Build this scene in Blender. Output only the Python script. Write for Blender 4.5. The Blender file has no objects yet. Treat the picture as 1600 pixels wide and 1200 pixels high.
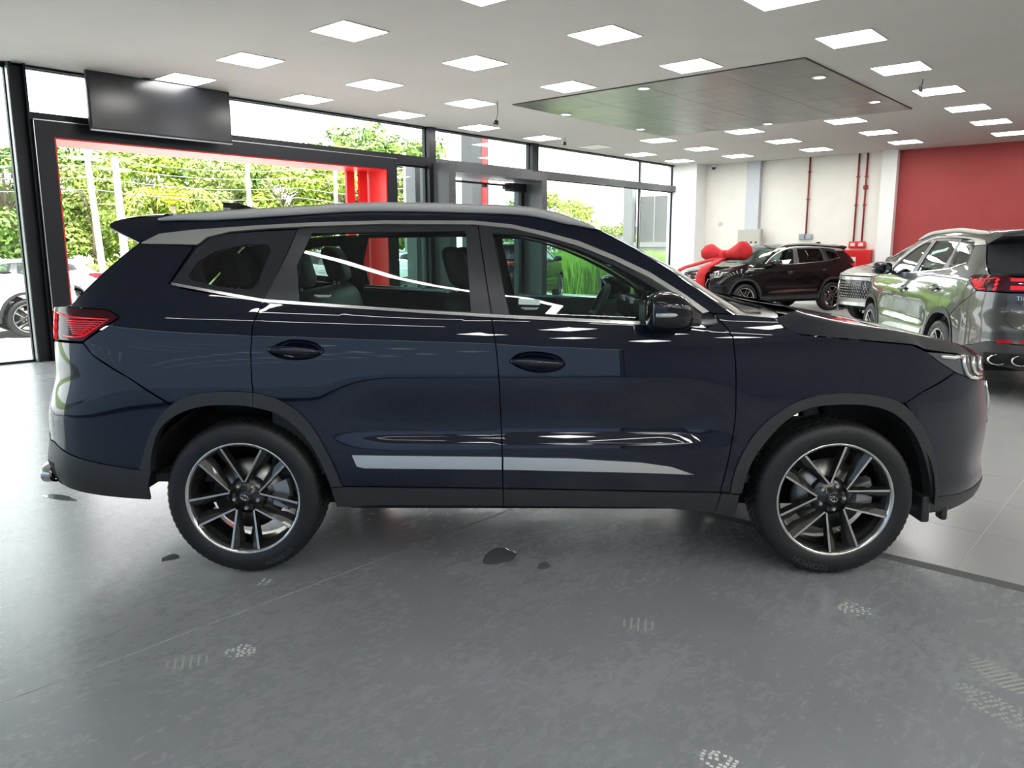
import bpy, bmesh, math, random
from mathutils import Vector, Matrix
from mathutils.geometry import delaunay_2d_cdt, tessellate_polygon

scene = bpy.context.scene
COL = scene.collection
PI = math.pi

# ------------------------------------------------------------------ camera
CAM_H = 1.48
F_PX = 1218.3
YAW, PITCH, ROLL = 0.85425, 0.17207, -0.0023
cam_data = bpy.data.cameras.new('camera')
cam = bpy.data.objects.new('camera', cam_data)
COL.objects.link(cam)
_r = Vector((math.cos(YAW), -math.sin(YAW), 0))
_f = Vector((math.sin(YAW) * math.cos(PITCH), math.cos(YAW) * math.cos(PITCH), -math.sin(PITCH)))
_u = _r.cross(_f)
_r2 = _r * math.cos(ROLL) + _u * math.sin(ROLL)
_u2 = -_r * math.sin(ROLL) + _u * math.cos(ROLL)
_m = Matrix((_r2, _u2, -_f)).transposed().to_4x4()
_m.translation = Vector((0, 0, CAM_H))
cam.matrix_world = _m
cam_data.sensor_width = 36
cam_data.lens = F_PX * 36 / 1600
cam_data.clip_start = 0.05
cam_data.clip_end = 500
scene.camera = cam

# ------------------------------------------------------------------ world, sun, exposure
world = bpy.data.worlds.new('overcast_sky')
scene.world = world
world.use_nodes = True
_nt = world.node_tree
_bg = _nt.nodes['Background']
_bg.inputs[0].default_value = (0.93, 0.97, 1.0, 1)
_bg.inputs[1].default_value = 6.0

sun_data = bpy.data.lights.new('sun', 'SUN')
sun_data.energy = 7.0
sun_data.angle = math.radians(3)
sun_data.color = (1.0, 0.96, 0.88)
sun = bpy.data.objects.new('sun', sun_data)
COL.objects.link(sun)
sun.rotation_euler = (math.radians(38), 0, math.radians(-18))

scene.view_settings.view_transform = 'Standard'
scene.view_settings.look = 'None'
scene.view_settings.gamma = 1.0
scene.view_settings.use_curve_mapping = False
scene.view_settings.exposure = 0.1
scene.cycles.use_denoising = True
scene.cycles.max_bounces = 10
scene.cycles.diffuse_bounces = 4
scene.cycles.glossy_bounces = 5
scene.cycles.transparent_max_bounces = 24
scene.cycles.transmission_bounces = 6
scene.cycles.caustics_reflective = False
scene.cycles.caustics_refractive = False
scene.cycles.sample_clamp_indirect = 8.0

# ------------------------------------------------------------------ materials
MATS = {}
def mat(name, col, rough=0.5, metal=0.0, coat=0.0, coat_rough=0.03, spec=0.5, emit=None, estr=0.0):
    if name in MATS:
        return MATS[name]
    m = bpy.data.materials.new(name)
    m.use_nodes = True
    b = m.node_tree.nodes['Principled BSDF']
    b.inputs['Base Color'].default_value = (*col, 1)
    b.inputs['Roughness'].default_value = rough
    b.inputs['Metallic'].default_value = metal
    b.inputs['Coat Weight'].default_value = coat
    b.inputs['Coat Roughness'].default_value = coat_rough
    b.inputs['Specular IOR Level'].default_value = spec
    if emit:
        b.inputs['Emission Color'].default_value = (*emit, 1)
        b.inputs['Emission Strength'].default_value = estr
    MATS[name] = m
    return m

def node(nt, typ, **kw):
    n = nt.nodes.new(typ)
    for k, v in kw.items():
        setattr(n, k, v)
    return n

def noisy(name, c1, c2, scale, rough=(0.5, 0.5), detail=6, bump=0.0, metal=0.0, stretch=(1, 1, 1), spec=0.5, coords='Object', distortion=0.0, coat=0.0):
    """two colours mixed by noise, with optional bump and roughness range"""
    m = mat(name, c1, rough[0], metal, spec=spec, coat=coat)
    nt = m.node_tree
    b = nt.nodes['Principled BSDF']
    tc = node(nt, 'ShaderNodeTexCoord')
    mp = node(nt, 'ShaderNodeMapping')
    mp.inputs['Scale'].default_value = stretch
    nz = node(nt, 'ShaderNodeTexNoise')
    nz.inputs['Scale'].default_value = scale
    nz.inputs['Detail'].default_value = detail
    nz.inputs['Roughness'].default_value = 0.6
    nz.inputs['Distortion'].default_value = distortion
    nt.links.new(tc.outputs[coords], mp.inputs[0])
    nt.links.new(mp.outputs[0], nz.inputs['Vector'])
    cr = node(nt, 'ShaderNodeValToRGB')
    cr.color_ramp.elements[0].position = 0.32
    cr.color_ramp.elements[0].color = (*c1, 1)
    cr.color_ramp.elements[1].position = 0.68
    cr.color_ramp.elements[1].color = (*c2, 1)
    nt.links.new(nz.outputs[0], cr.inputs[0])
    nt.links.new(cr.outputs[0], b.inputs['Base Color'])
    if rough[0] != rough[1]:
        mr = node(nt, 'ShaderNodeMapRange')
        mr.inputs[1].default_value = 0.3
        mr.inputs[2].default_value = 0.7
        mr.inputs[3].default_value = rough[0]
        mr.inputs[4].default_value = rough[1]
        nt.links.new(nz.outputs[0], mr.inputs[0])
        nt.links.new(mr.outputs[0], b.inputs['Roughness'])
    if bump:
        bp = node(nt, 'ShaderNodeBump')
        bp.inputs['Strength'].default_value = bump
        bp.inputs['Distance'].default_value = 0.02
        nt.links.new(nz.outputs[0], bp.inputs['Height'])
        nt.links.new(bp.outputs[0], b.inputs['Normal'])
    return m

def glass(name, tint, refl=1.0, ior=1.45):
    """thin pane: tinted transparency under a fresnel reflection"""
    if name in MATS:
        return MATS[name]
    m = bpy.data.materials.new(name)
    m.use_nodes = True
    nt = m.node_tree
    nt.nodes.remove(nt.nodes['Principled BSDF'])
    out = nt.nodes['Material Output']
    tr = node(nt, 'ShaderNodeBsdfTransparent')
    tr.inputs[0].default_value = (*tint, 1)
    gl = node(nt, 'ShaderNodeBsdfGlossy')
    gl.inputs['Roughness'].default_value = 0.0
    gl.inputs[0].default_value = (refl, refl, refl, 1)
    lw = node(nt, 'ShaderNodeLayerWeight')
    lw.inputs[0].default_value = 0.5
    pw = node(nt, 'ShaderNodeMath', operation='POWER')
    pw.inputs[1].default_value = 4.0
    nt.links.new(lw.outputs['Facing'], pw.inputs[0])
    fr = node(nt, 'ShaderNodeMath', operation='MULTIPLY_ADD')
    fr.inputs[1].default_value = 0.9
    fr.inputs[2].default_value = ((ior - 1) / (ior + 1)) ** 2 * 1.6
    nt.links.new(pw.outputs[0], fr.inputs[0])
    mx = node(nt, 'ShaderNodeMixShader')
    nt.links.new(fr.outputs[0], mx.inputs[0])
    nt.links.new(tr.outputs[0], mx.inputs[1])
    nt.links.new(gl.outputs[0], mx.inputs[2])
    nt.links.new(mx.outputs[0], out.inputs[0])
    MATS[name] = m
    return m

# ------------------------------------------------------------------ mesh helpers
class MB:
    """collects shapes; build() links them as one mesh object"""
    def __init__(self):
        self.v, self.f, self.mi, self.sm = [], [], [], []
    def add(self, v, f, mi=0, smooth=False):
        o = len(self.v)
        self.v += [tuple(p) for p in v]
        for q in f:
            self.f.append([i + o for i in q])
            self.mi.append(mi)
            self.sm.append(smooth)
        return self
    def box(self, a, b, mi=0):
        x0, y0, z0 = a
        x1, y1, z1 = b
        v = [(x0, y0, z0), (x1, y0, z0), (x1, y1, z0), (x0, y1, z0), (x0, y0, z1), (x1, y0, z1), (x1, y1, z1), (x0, y1, z1)]
        return self.add(v, [(0, 3, 2, 1), (4, 5, 6, 7), (0, 1, 5, 4), (1, 2, 6, 5), (2, 3, 7, 6), (3, 0, 4, 7)], mi)
    def rbox(self, a, b, r=0.02, seg=3, mi=0, xf=None):
        """box with rounded edges; xf optionally maps every point"""
        bm = bmesh.new()
        bmesh.ops.create_cube(bm, size=1)
        c = [(a[i] + b[i]) / 2 for i in range(3)]
        s = [abs(b[i] - a[i]) for i in range(3)]
        for q in bm.verts:
            q.co = Vector((c[0] + q.co.x * s[0], c[1] + q.co.y * s[1], c[2] + q.co.z * s[2]))
        bmesh.ops.bevel(bm, geom=bm.edges[:], offset=min(r, min(s) * 0.49), segments=seg, profile=0.5, affect='EDGES')
        bm.verts.index_update()
        v = [tuple(xf(q.co) if xf else q.co) for q in bm.verts]
        f = [[q.index for q in fc.verts] for fc in bm.faces]
        bm.free()
        return self.add(v, f, mi, True)
    def tube(self, pts, r, n=8, mi=0, caps=True, smooth=True):
        """tube along a polyline; r is a number or a list"""
        pts = [Vector(p) for p in pts]
        rr = r if isinstance(r, (list, tuple)) else [r] * len(pts)
        rings = []
        up = None
        for i, p in enumerate(pts):
            t = (pts[min(i + 1, len(pts) - 1)] - pts[max(i - 1, 0)]).normalized()
            if up is None:
                up = Vector((0, 0, 1)) if abs(t.z) < 0.9 else Vector((1, 0, 0))
            s = t.cross(up)
            if s.length < 1e-6:
                s = t.orthogonal()
            s.normalize()
            up = s.cross(t).normalized()
            rings.append([p + (s * math.cos(2 * PI * k / n) + up * math.sin(2 * PI * k / n)) * rr[i] for k in range(n)])
        self.loft(rings, True, mi, smooth, caps)
        return self
    def loft(self, rings, closed=True, mi=0, smooth=True, caps=False):
        n = len(rings[0])
        v = [p for r in rings for p in r]
        f = []
        for i in range(len(rings) - 1):
            for k in range(n if closed else n - 1):
                a, b = i * n + k, i * n + (k + 1) % n
                f.append((a, b, b + n, a + n))
        if caps:
            f.append(tuple(range(n - 1, -1, -1)))
            f.append(tuple(range((len(rings) - 1) * n, len(rings) * n)))
        return self.add(v, f, mi, smooth)
    def lathe(self, prof, seg=64, axis='y', c=(0, 0, 0), mi=0, smooth=True, wrap=False):
        """prof: list of (radius, height) turned round the axis"""
        rings = []
        for r, h in prof:
            ring = []
            for k in range(seg):
                a = 2 * PI * k / seg
                if axis == 'y':
                    ring.append((c[0] + r * math.cos(a), c[1] + h, c[2] + r * math.sin(a)))
                else:
                    ring.append((c[0] + r * math.cos(a), c[1] + r * math.sin(a), c[2] + h))
            rings.append(ring)
        if wrap:
            rings.append(rings[0])
        return self.loft(rings, True, mi, smooth)
    def prism(self, poly, d, mi=0, smooth=False):
        """poly: 3-D points of a flat outline, d: extrusion vector"""
        n = len(poly)
        p0 = [Vector(p) for p in poly]
        p1 = [p + Vector(d) for p in p0]
        tri = tessellate_polygon([p0])
        f = [tuple(t) for t in tri] + [tuple(n + i for i in reversed(t)) for t in tri]
        self.add(p0 + p1, f, mi, False)
        self.add(p0 + p1, [(i, (i + 1) % n, n + (i + 1) % n, n + i) for i in range(n)], mi, smooth)
        return self
    def mesh(self, name, mats):
        me = bpy.data.meshes.new(name)
        me.from_pydata(self.v, [], self.f)
        for m in (mats if isinstance(mats, (list, tuple)) else [mats]):
            me.materials.append(m)
        me.polygons.foreach_set('material_index', self.mi)
        me.polygons.foreach_set('use_smooth', self.sm)
        bm = bmesh.new()
        bm.from_mesh(me)
        bmesh.ops.recalc_face_normals(bm, faces=bm.faces[:])
        bm.to_mesh(me)
        bm.free()
        me.update()
        return me
    def build(self, name, mats, parent=None, loc=None, rz=None):
        o = bpy.data.objects.new(name, self.mesh(name, mats))
        COL.objects.link(o)
        if parent:
            o.parent = parent
        if loc:
            o.location = loc
        if rz is not None:
            o.rotation_euler = (0, 0, rz)
        return o

def empty(name, loc=(0, 0, 0), rz=0.0):
    o = bpy.data.objects.new(name, None)
    o.empty_display_size = 0.2
    COL.objects.link(o)
    o.location = loc
    o.rotation_euler = (0, 0, rz)
    return o

def tag(o, label, cat, group=None, kind=None):
    o['label'] = label
    o['category'] = cat
    if group:
        o['group'] = group
    if kind:
        o['kind'] = kind
    return o

def struct(o, label=None):
    o['kind'] = 'structure'
    if label:
        o['label'] = label
    return o

def copy_tree(o, parent=None, remap=None):
    c = o.copy()
    COL.objects.link(c)
    c.parent = parent
    if remap and c.type == 'MESH':
        for i, s in enumerate(c.material_slots):
            if s.material and s.material.name in remap:
                new = remap[s.material.name]
                s.link = 'OBJECT'
                s.material = new
    for ch in [k for k in o.children]:
        copy_tree(ch, c, remap)
    return c

def text_mesh(body, size, depth=0.002, align='CENTER'):
    """letters as (verts, faces) in the xy plane"""
    cu = bpy.data.curves.new('letters', 'FONT')
    cu.body = body
    cu.size = size
    cu.extrude = depth
    cu.align_x = align
    cu.align_y = 'CENTER'
    cu.resolution_u = 3
    ob = bpy.data.objects.new('letters', cu)
    COL.objects.link(ob)
    dg = bpy.context.evaluated_depsgraph_get()
    me = bpy.data.meshes.new_from_object(ob.evaluated_get(dg))
    v = [tuple(q.co) for q in me.vertices]
    f = [tuple(q.vertices) for q in me.polygons]
    bpy.data.objects.remove(ob)
    bpy.data.curves.remove(cu)
    bpy.data.meshes.remove(me)
    return v, f
# ------------------------------------------------------------------ the setting
ZC = 3.805            # ceiling height
FY = 11.62            # glazed front
WX = 21.0             # cream back wall
X0, Y0 = -7.0, -9.0   # unseen ends of the hall

M_black = mat('black_aluminium', (0.007, 0.0085, 0.013), 0.42, spec=0.35)
M_dgrey = noisy('satin_grey_cladding', (0.07, 0.075, 0.08), (0.09, 0.095, 0.10), 3, (0.32, 0.42))
M_red = mat('red_lacquer', (0.72, 0.022, 0.02), 0.35)
M_cream = noisy('cream_plaster', (0.74, 0.72, 0.66), (0.78, 0.76, 0.70), 2, (0.8, 0.8))
M_white = noisy('white_plaster', (0.80, 0.80, 0.78), (0.84, 0.84, 0.82), 2, (0.8, 0.8))
M_ceil = noisy('ceiling_paint', (0.53, 0.515, 0.485), (0.56, 0.545, 0.515), 1.2, (0.85, 0.85))
M_redwall = noisy('red_wall_paint', (0.33, 0.036, 0.036), (0.36, 0.042, 0.042), 2, (0.6, 0.6))
M_steel = mat('steel', (0.6, 0.6, 0.6), 0.3, 1.0)
M_pane = glass('window_glass', (0.95, 0.975, 0.965), 0.8)

# --- floor materials: dark resin slabs with wipe marks, light tiles
def floor_mat(name, c1, c2, rlo, rhi):
    m = mat(name, c1, rlo)
    nt = m.node_tree
    b = nt.nodes['Principled BSDF']
    tc = node(nt, 'ShaderNodeTexCoord')
    mp = node(nt, 'ShaderNodeMapping')
    mp.inputs['Scale'].default_value = (1.0, 1.0, 1.0)
    big = node(nt, 'ShaderNodeTexNoise')
    big.inputs['Scale'].default_value = 1.1
    big.inputs['Detail'].default_value = 8
    big.inputs['Roughness'].default_value = 0.65
    big.inputs['Distortion'].default_value = 0.6
    mp2 = node(nt, 'ShaderNodeMapping')
    mp2.inputs['Rotation'].default_value = (0, 0, 0.5)
    mp2.inputs['Scale'].default_value = (2.2, 5.5, 1.0)
    st = node(nt, 'ShaderNodeTexNoise')
    st.inputs['Scale'].default_value = 3.2
    st.inputs['Detail'].default_value = 10
    st.inputs['Roughness'].default_value = 0.72
    st.inputs['Distortion'].default_value = 1.2
    fine = node(nt, 'ShaderNodeTexNoise')
    fine.inputs['Scale'].default_value = 90
    fine.inputs['Detail'].default_value = 4
    for a in (mp, mp2):
        nt.links.new(tc.outputs['Object'], a.inputs[0])
    nt.links.new(mp.outputs[0], big.inputs['Vector'])
    nt.links.new(mp2.outputs[0], st.inputs['Vector'])
    nt.links.new(mp.outputs[0], fine.inputs['Vector'])
    a1 = node(nt, 'ShaderNodeMath', operation='ADD')
    nt.links.new(big.outputs[0], a1.inputs[0])
    nt.links.new(st.outputs[0], a1.inputs[1])
    a2 = node(nt, 'ShaderNodeMath', operation='MULTIPLY')
    a2.inputs[1].default_value = 0.5
    nt.links.new(a1.outputs[0], a2.inputs[0])
    mid = node(nt, 'ShaderNodeTexNoise')
    mid.inputs['Scale'].default_value = 26
    mid.inputs['Detail'].default_value = 9
    mid.inputs['Roughness'].default_value = 0.75
    nt.links.new(mp.outputs[0], mid.inputs['Vector'])
    a3 = node(nt, 'ShaderNodeMath', operation='MULTIPLY_ADD')
    a3.inputs[1].default_value = 0.34
    a3.inputs[2].default_value = -0.17
    nt.links.new(mid.outputs[0], a3.inputs[0])
    a4 = node(nt, 'ShaderNodeMath', operation='ADD')
    nt.links.new(a2.outputs[0], a4.inputs[0])
    nt.links.new(a3.outputs[0], a4.inputs[1])
    a2 = a4
    cr = node(nt, 'ShaderNodeValToRGB')
    cr.color_ramp.elements[0].position = 0.28
    cr.color_ramp.elements[0].color = (*c1, 1)
    cr.color_ramp.elements[1].position = 0.76
    cr.color_ramp.elements[1].color = (*c2, 1)
    nt.links.new(a2.outputs[0], cr.inputs[0])
    nt.links.new(cr.outputs[0], b.inputs['Base Color'])
    mr = node(nt, 'ShaderNodeMapRange')
    mr.inputs[1].default_value = 0.3
    mr.inputs[2].default_value = 0.7
    mr.inputs[3].default_value = rlo
    mr.inputs[4].default_value = rhi
    nt.links.new(a2.outputs[0], mr.inputs[0])
    nt.links.new(mr.outputs[0], b.inputs['Roughness'])
    bp = node(nt, 'ShaderNodeBump')
    bp.inputs['Strength'].default_value = 0.06
    bp.inputs['Distance'].default_value = 0.004
    nt.links.new(fine.outputs[0], bp.inputs['Height'])
    nt.links.new(bp.outputs[0], b.inputs['Normal'])
    return m
M_slab = floor_mat('dark_floor_slab', (0.236, 0.252, 0.267), (0.284, 0.299, 0.309), 0.24, 0.30)
M_tile = floor_mat('light_floor_tile', (0.40, 0.405, 0.40), (0.43, 0.435, 0.43), 0.22, 0.26)
M_joint = mat('floor_joint', (0.62, 0.62, 0.61), 0.8)
M_thresh = mat('floor_threshold', (0.10, 0.105, 0.108), 0.45)

floor = struct(MB().box((X0, Y0, -0.2), (WX, FY, -0.002)).build('floor', M_joint), 'showroom floor of dark slabs and light grey tiles')
TX = 3.95
for a, b in (((X0, Y0), (3.868, 2.8265)), ((X0, 2.8335), (3.868, FY))):
    MB().box((*a, -0.002), (*b, 0.0)).build('floor_slab', M_slab, floor)
MB().box((3.871, Y0, -0.002), (TX - 0.003, FY, -0.0005)).build('threshold_strip', M_thresh, floor)
PT = 0.62
tile_me = MB().box((0, 0, -0.002), (PT - 0.004, PT - 0.004, 0.0)).mesh('floor_tile', M_tile)
cells = []
ny0 = -15
for i in range(int((WX - TX) / PT) + 1):
    for j in range(ny0, 18):
        x, y = TX + i * PT, 0.70 + j * PT
        if y < Y0 or y + PT > FY + 0.3:
            continue
        c = Vector((x + PT / 2, y + PT / 2, -CAM_H))
        dep = c.dot(_f)
        sx = c.dot(_r) / dep * F_PX if dep > 0.3 else 9999
        seen = dep > 0.3 and 180 < sx < 850
        cells.append((0 if seen else 1, dep if dep > 0 else 99, x, y))
cells.sort()
rest = MB()
for n, (s, d, x, y) in enumerate(cells):
    xe, ye = min(x + PT - 0.004, WX), min(y + PT - 0.004, FY)
    if n < 300 and xe - x > PT - 0.01 and ye - y > PT - 0.01:
        o = bpy.data.objects.new('floor_tile', tile_me)
        COL.objects.link(o)
        o.parent = floor
        o.location = (x, y, 0)
    else:
        rest.box((x, y, -0.002), (xe, ye, 0))
rest.build('floor_tile', M_tile, floor)['kind'] = 'stuff'

# --- ceiling and plain walls
ceil = struct(MB().box((X0, Y0, ZC), (WX + 0.2, FY + 0.2, ZC + 0.25)).build('ceiling', M_ceil), 'painted plasterboard ceiling')
struct(MB().box((WX, 5.75, 0), (WX + 0.2, FY + 0.2, ZC)).build('wall_back', M_cream), 'cream plastered end wall')
struct(MB().box((WX - 0.02, Y0, 0), (WX + 0.2, 5.75, ZC)).build('wall_right', M_redwall), 'red painted wall')
struct(MB().box((X0, Y0 - 0.2, 0), (WX, Y0, ZC)).build('wall_front', noisy('grey_plaster', (0.30, 0.31, 0.32), (0.33, 0.34, 0.35), 2, (0.8, 0.8))), 'plain grey wall')
struct(MB().box((20.37, 10.87, 0), (WX - 0.001, FY + 0.15, ZC)).build('trim_1', M_white), 'white corner pier')
struct(MB().box((20.83, 9.22, 0), (WX - 0.001, 9.60, ZC)).build('trim_2', mat('pale_grey_paint', (0.50, 0.53, 0.57), 0.5)), 'pale grey steel column')
struct(MB().box((20.78, 5.755, 0), (WX - 0.001, 6.10, ZC)).build('trim_3', M_white), 'white pier beside the red wall')

# --- glazed front
def frame_box(mb, x0, x1, z0, z1, y0=FY - 0.06, y1=FY + 0.09, w=0.045):
    mb.box((x0, y0, z0), (x0 + w, y1, z1)).box((x1 - w, y0, z0), (x1, y1, z1))
    mb.box((x0 + w, y0, z0), (x1 - w, y1, z0 + w)).box((x0 + w, y0, z1 - w), (x1 - w, y1, z1))
wn = 0
def window(x0, x1, z0, z1, w=0.03):
    global wn
    wn += 1
    mb = MB()
    frame_box(mb, x0, x1, z0, z1, w=w, y0=FY, y1=FY + 0.05)
    o = struct(mb.build('window_%d' % wn, M_black), 'black framed fixed glazing')
    MB().box((x0 + w, FY + 0.02, z0 + w), (x1 - w, FY + 0.028, z1 - w)).build('pane', M_pane, o)
    return o
# side glazing of the hall, out of view to the left
lw = MB()
for y in (Y0, FY):
    lw.box((X0 - 0.1, y - 0.04, 0), (X0, y + 0.04, ZC))
lw.box((X0 - 0.1, Y0, 0), (X0, FY, 0.12))
struct(lw.build('wall_left', M_black), 'black framed side glazing')
for y in (Y0,):
    MB().box((X0 - 0.05, y + 0.08, 0.12), (X0 - 0.044, FY - 0.08, ZC)).build('pane', glass('tinted_glass', (0.31, 0.36, 0.42), 0.8), bpy.data.objects['wall_left'])
ZT0, ZT1 = 3.06, 3.22
window(X0, -1.6, 0.0, ZC - 0.03)
window(-1.6, 3.63, 0.0, ZC - 0.03)
for a, b in ((3.83, 10.79), (10.97, 13.95), (14.17, 18.63), (18.67, 20.37)):
    window(a, b, ZT1, ZC - 0.02, 0.02)
window(9.92, 10.79, 0, ZT0)
for a, b in ((14.17, 18.63), (18.67, 20.37)):
    window(a, b, 0, ZT0, 0.02)
tn = 3
def trim(mb, m, label):
    global tn
    tn += 1
    return struct(mb.build('trim_%d' % tn, m), label)
pil = MB().box((3.63, FY - 0.12, 0), (3.66, FY + 0.16, ZC)).box((3.66, FY - 0.05, 0), (3.79, FY + 0.12, ZC)).box((3.79, FY - 0.12, 0), (3.82, FY + 0.16, ZC))
trim(pil, M_black, 'black steel post of the glazed front')
MB().box((3.612, FY - 0.1, 0), (3.629, FY - 0.02, ZC)).build('cover_strip', mat('worn_aluminium', (0.28, 0.29, 0.3), 0.4, 0.8), bpy.data.objects['trim_4'])
trim(MB().box((10.79, FY - 0.1, 0), (10.97, FY + 0.1, ZC)), M_black, 'black post beside the entrance')
trim(MB().box((13.95, FY - 0.1, 0), (14.17, FY + 0.1, ZC)), M_black, 'black post beside the entrance')
trim(MB().box((18.63, FY, 0), (18.67, FY + 0.06, ZC)), mat('clear_joint', (0.45, 0.5, 0.5), 0.3), 'slim glazing joint')
for x0, x1 in ((3.82, 10.79), (10.97, 13.95), (14.17, 20.37)):
    trim(MB().box((x0, FY - 0.1, ZT0), (x1, FY + 0.1, ZT1)), M_black if x0 < 5 else M_dgrey, 'dark horizontal transom beam')
trim(MB().box((X0, FY - 0.05, ZC - 0.03), (20.37, FY + 0.12, ZC - 0.0005)), M_black, 'thin black head profile')

# --- red lined vehicle portal
portal = struct(MB().box((3.83, 11.45, 0), (4.06, 12.3, 3.13)).box((9.67, 11.45, 0), (9.90, 12.3, 3.13)).box((4.06, 11.45, 2.93), (9.67, 12.3, 3.13))
                .build('door_1', M_black), 'black portal frame lined in red')
MB().box((4.061, 11.47, 0), (4.085, 12.29, 2.905)).build('red_lining', M_red, portal)
MB().box((9.645, 11.47, 0), (9.669, 12.29, 2.905)).build('red_lining', M_red, portal)
MB().box((4.061, 11.47, 2.905), (9.669, 12.29, 2.929)).build('red_lining', M_red, portal)
MB().box((3.826, 11.446, 0), (3.836, 11.456, 3.134)).box((3.826, 11.446, 3.124), (9.90, 11.456, 3.134)).build('edge_strip', M_steel, portal)
for k in range(2):
    MB().box((9.22 + k * 0.2, 12.08 - k * 0.12, 0), (9.40 + k * 0.2, 12.14 - k * 0.12, 2.90)).build('folded_leaf', M_red, portal)

# --- entrance portal with sliding door
ent = struct(MB().box((10.9, 11.1, 0), (11.09, FY + 0.3, 3.13)).box((13.77, 11.1, 0), (13.95, FY + 0.3, 3.13)).box((11.09, 11.1, 2.95), (13.77, FY + 0.3, 3.13))
             .build('door_2', M_dgrey), 'grey clad entrance portal')
MB().box((11.09, 11.60, 2.82), (13.2, 11.66, 2.86)).box((13.2, 11.55, 2.72), (13.77, 11.7, 2.90)).build('sliding_track', M_black, ent)
MB().box((13.62, 11.58, 0), (13.74, 11.66, 2.80)).build('door_stile', M_black, ent)
MB().box((13.25, 11.61, 0), (13.62, 11.62, 2.80)).build('door_pane', glass('door_glass', (0.72, 0.76, 0.76)), ent)
for x in (11.45, 12.45, 13.1):
    MB().box((x, 11.58, 2.76), (x + 0.06, 11.68, 2.82)).build('roller', M_black, ent)

# ------------------------------------------------------------------ ceiling fittings
M_lamp = mat('led_diffuser', (0.9, 0.9, 0.9), 0.5, emit=(1.0, 0.985, 0.95), estr=24.0)
M_frame = mat('white_metal', (0.75, 0.75, 0.75), 0.4)
M_off = mat('unlit_diffuser', (0.78, 0.75, 0.68), 0.5)
LS = 0.305
fr_me = MB()
for a, b in (((-LS, -LS), (LS, -LS + 0.012)), ((-LS, LS - 0.012), (LS, LS)), ((-LS, -LS + 0.012), (-LS + 0.012, LS - 0.012)), ((LS - 0.012, -LS + 0.012), (LS, LS - 0.012))):
    fr_me.box((*a, -0.012), (*b, -0.0005))
fr_me = fr_me.mesh('frame', M_frame)
di = LS - 0.0125
di_me = MB().box((-di, -di, -0.009), (di, di, -0.001)).mesh('diffuser', M_lamp)
di_off = MB().box((-di, -di, -0.009), (di, di, -0.001)).mesh('diffuser', M_off)
ORD = ['first', 'second', 'third', 'fourth', 'fifth', 'sixth', 'seventh', 'eighth', 'ninth', 'tenth', 'eleventh', 'twelfth', 'thirteenth']
def ceiling_light(x, y, lit=True, row=0, col=0):
    e = empty('ceiling_light', (x, y, ZC))
    for me in (fr_me, di_me if lit else di_off):
        o = bpy.data.objects.new(me.name.split('.')[0], me)
        COL.objects.link(o)
        o.parent = e
    if lit:
        tag(e, 'lit square LED panel, %s from end wall in %s ceiling row from glazed front' % (ORD[col], ORD[row]), 'ceiling light', 'lit LED panels in the ceiling')
    else:
        tag(e, 'square LED panel switched off, above the right glazing', 'ceiling light')
LX = [5.61 + 1.969 * i for i in range(-5, 8)]
LY = [10.87, 9.20, 7.21, 5.23, 3.23, 1.24, -0.75, -2.74, -4.73, -6.72]
for j, y in enumerate(LY):
    for i, x in enumerate(LX):
        k = i - 5
        if k < 0 and j < 7:
            continue
        if j in (5, 6):
            continue
        if j in (1, 2, 3) and k in (3, 4):
            continue            # the dark metal field
        if j == 4 and k in (0, 1) and False:
            continue
        ceiling_light(x, y, not (j == 0 and k == 5), j, 7 - k)  # the last rows are unseen, extended to brighten the foreground

# slim unseen lamps: first two read from reflections, others added to brighten foreground
for n_, (x, ya, yb) in enumerate(((0.45, -1.2, 2.7), (-1.3, -1.2, 2.7), (-3.05, -1.2, 2.7), (0.45, -6.2, -2.2), (-1.3, -6.2, -2.2))):
    e = empty('linear_light', (x, (ya + yb) / 2, ZC))
    h = (yb - ya) / 2
    MB().box((-0.04, -h, -0.03), (0.04, h, -0.0005)).build('profile', M_frame, e)
    MB().box((-0.032, -h + 0.01, -0.034), (0.032, h - 0.01, -0.0305)).build('diffuser', M_lamp, e)
    tag(e, 'unseen slim linear LED lamp on ceiling over empty dark floor, %s of five' % ORD[n_], 'ceiling light', 'unseen linear lamps over the empty floor')

# dark metal ceiling field of separate sheets
M_sheet = noisy('brushed_dark_metal', (0.13, 0.125, 0.115), (0.19, 0.185, 0.17), 1.5, (0.28, 0.42), metal=0.75, stretch=(1, 5, 1))
field = struct(MB().box((10.07, 3.95, ZC - 0.012), (14.88, 8.75, ZC - 0.0005)).build('trim_20', mat('field_frame', (0.05, 0.05, 0.048), 0.5)), 'dark metal ceiling field')
NX, NY = 5, 4
for i in range(NX):
    for j in range(NY):
        dx, dy = 4.81 / NX, 4.80 / NY
        MB().box((10.07 + i * dx + 0.003, 3.95 + j * dy + 0.003, ZC - 0.02), (10.07 + (i + 1) * dx - 0.003, 3.95 + (j + 1) * dy - 0.003, ZC - 0.012)).build('metal_sheet', M_sheet, field)
spot = MB().lathe([(0.10, 0.0), (0.10, -0.012), (0.075, -0.014), (0.07, -0.004)], 24, 'z')
for n, (x, y) in enumerate(((11.33, 8.6), (10.3, 6.4), (11.25, 4.2), (13.69, 4.2), (14.7, 6.4), (13.68, 8.55))):
    e = empty('downlight', (x, y, ZC - 0.02))
    spot.build('ring', M_frame, e)
    MB().lathe([(0.0, -0.006), (0.072, -0.006)], 20, 'z').build('lens', mat('downlight_lens', (1, 1, 1), 0.4, emit=(1, 0.95, 0.85), estr=14), e)
    tag(e, 'small round downlight in the dark metal ceiling field', 'downlight', 'downlights in the dark metal field')

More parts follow.
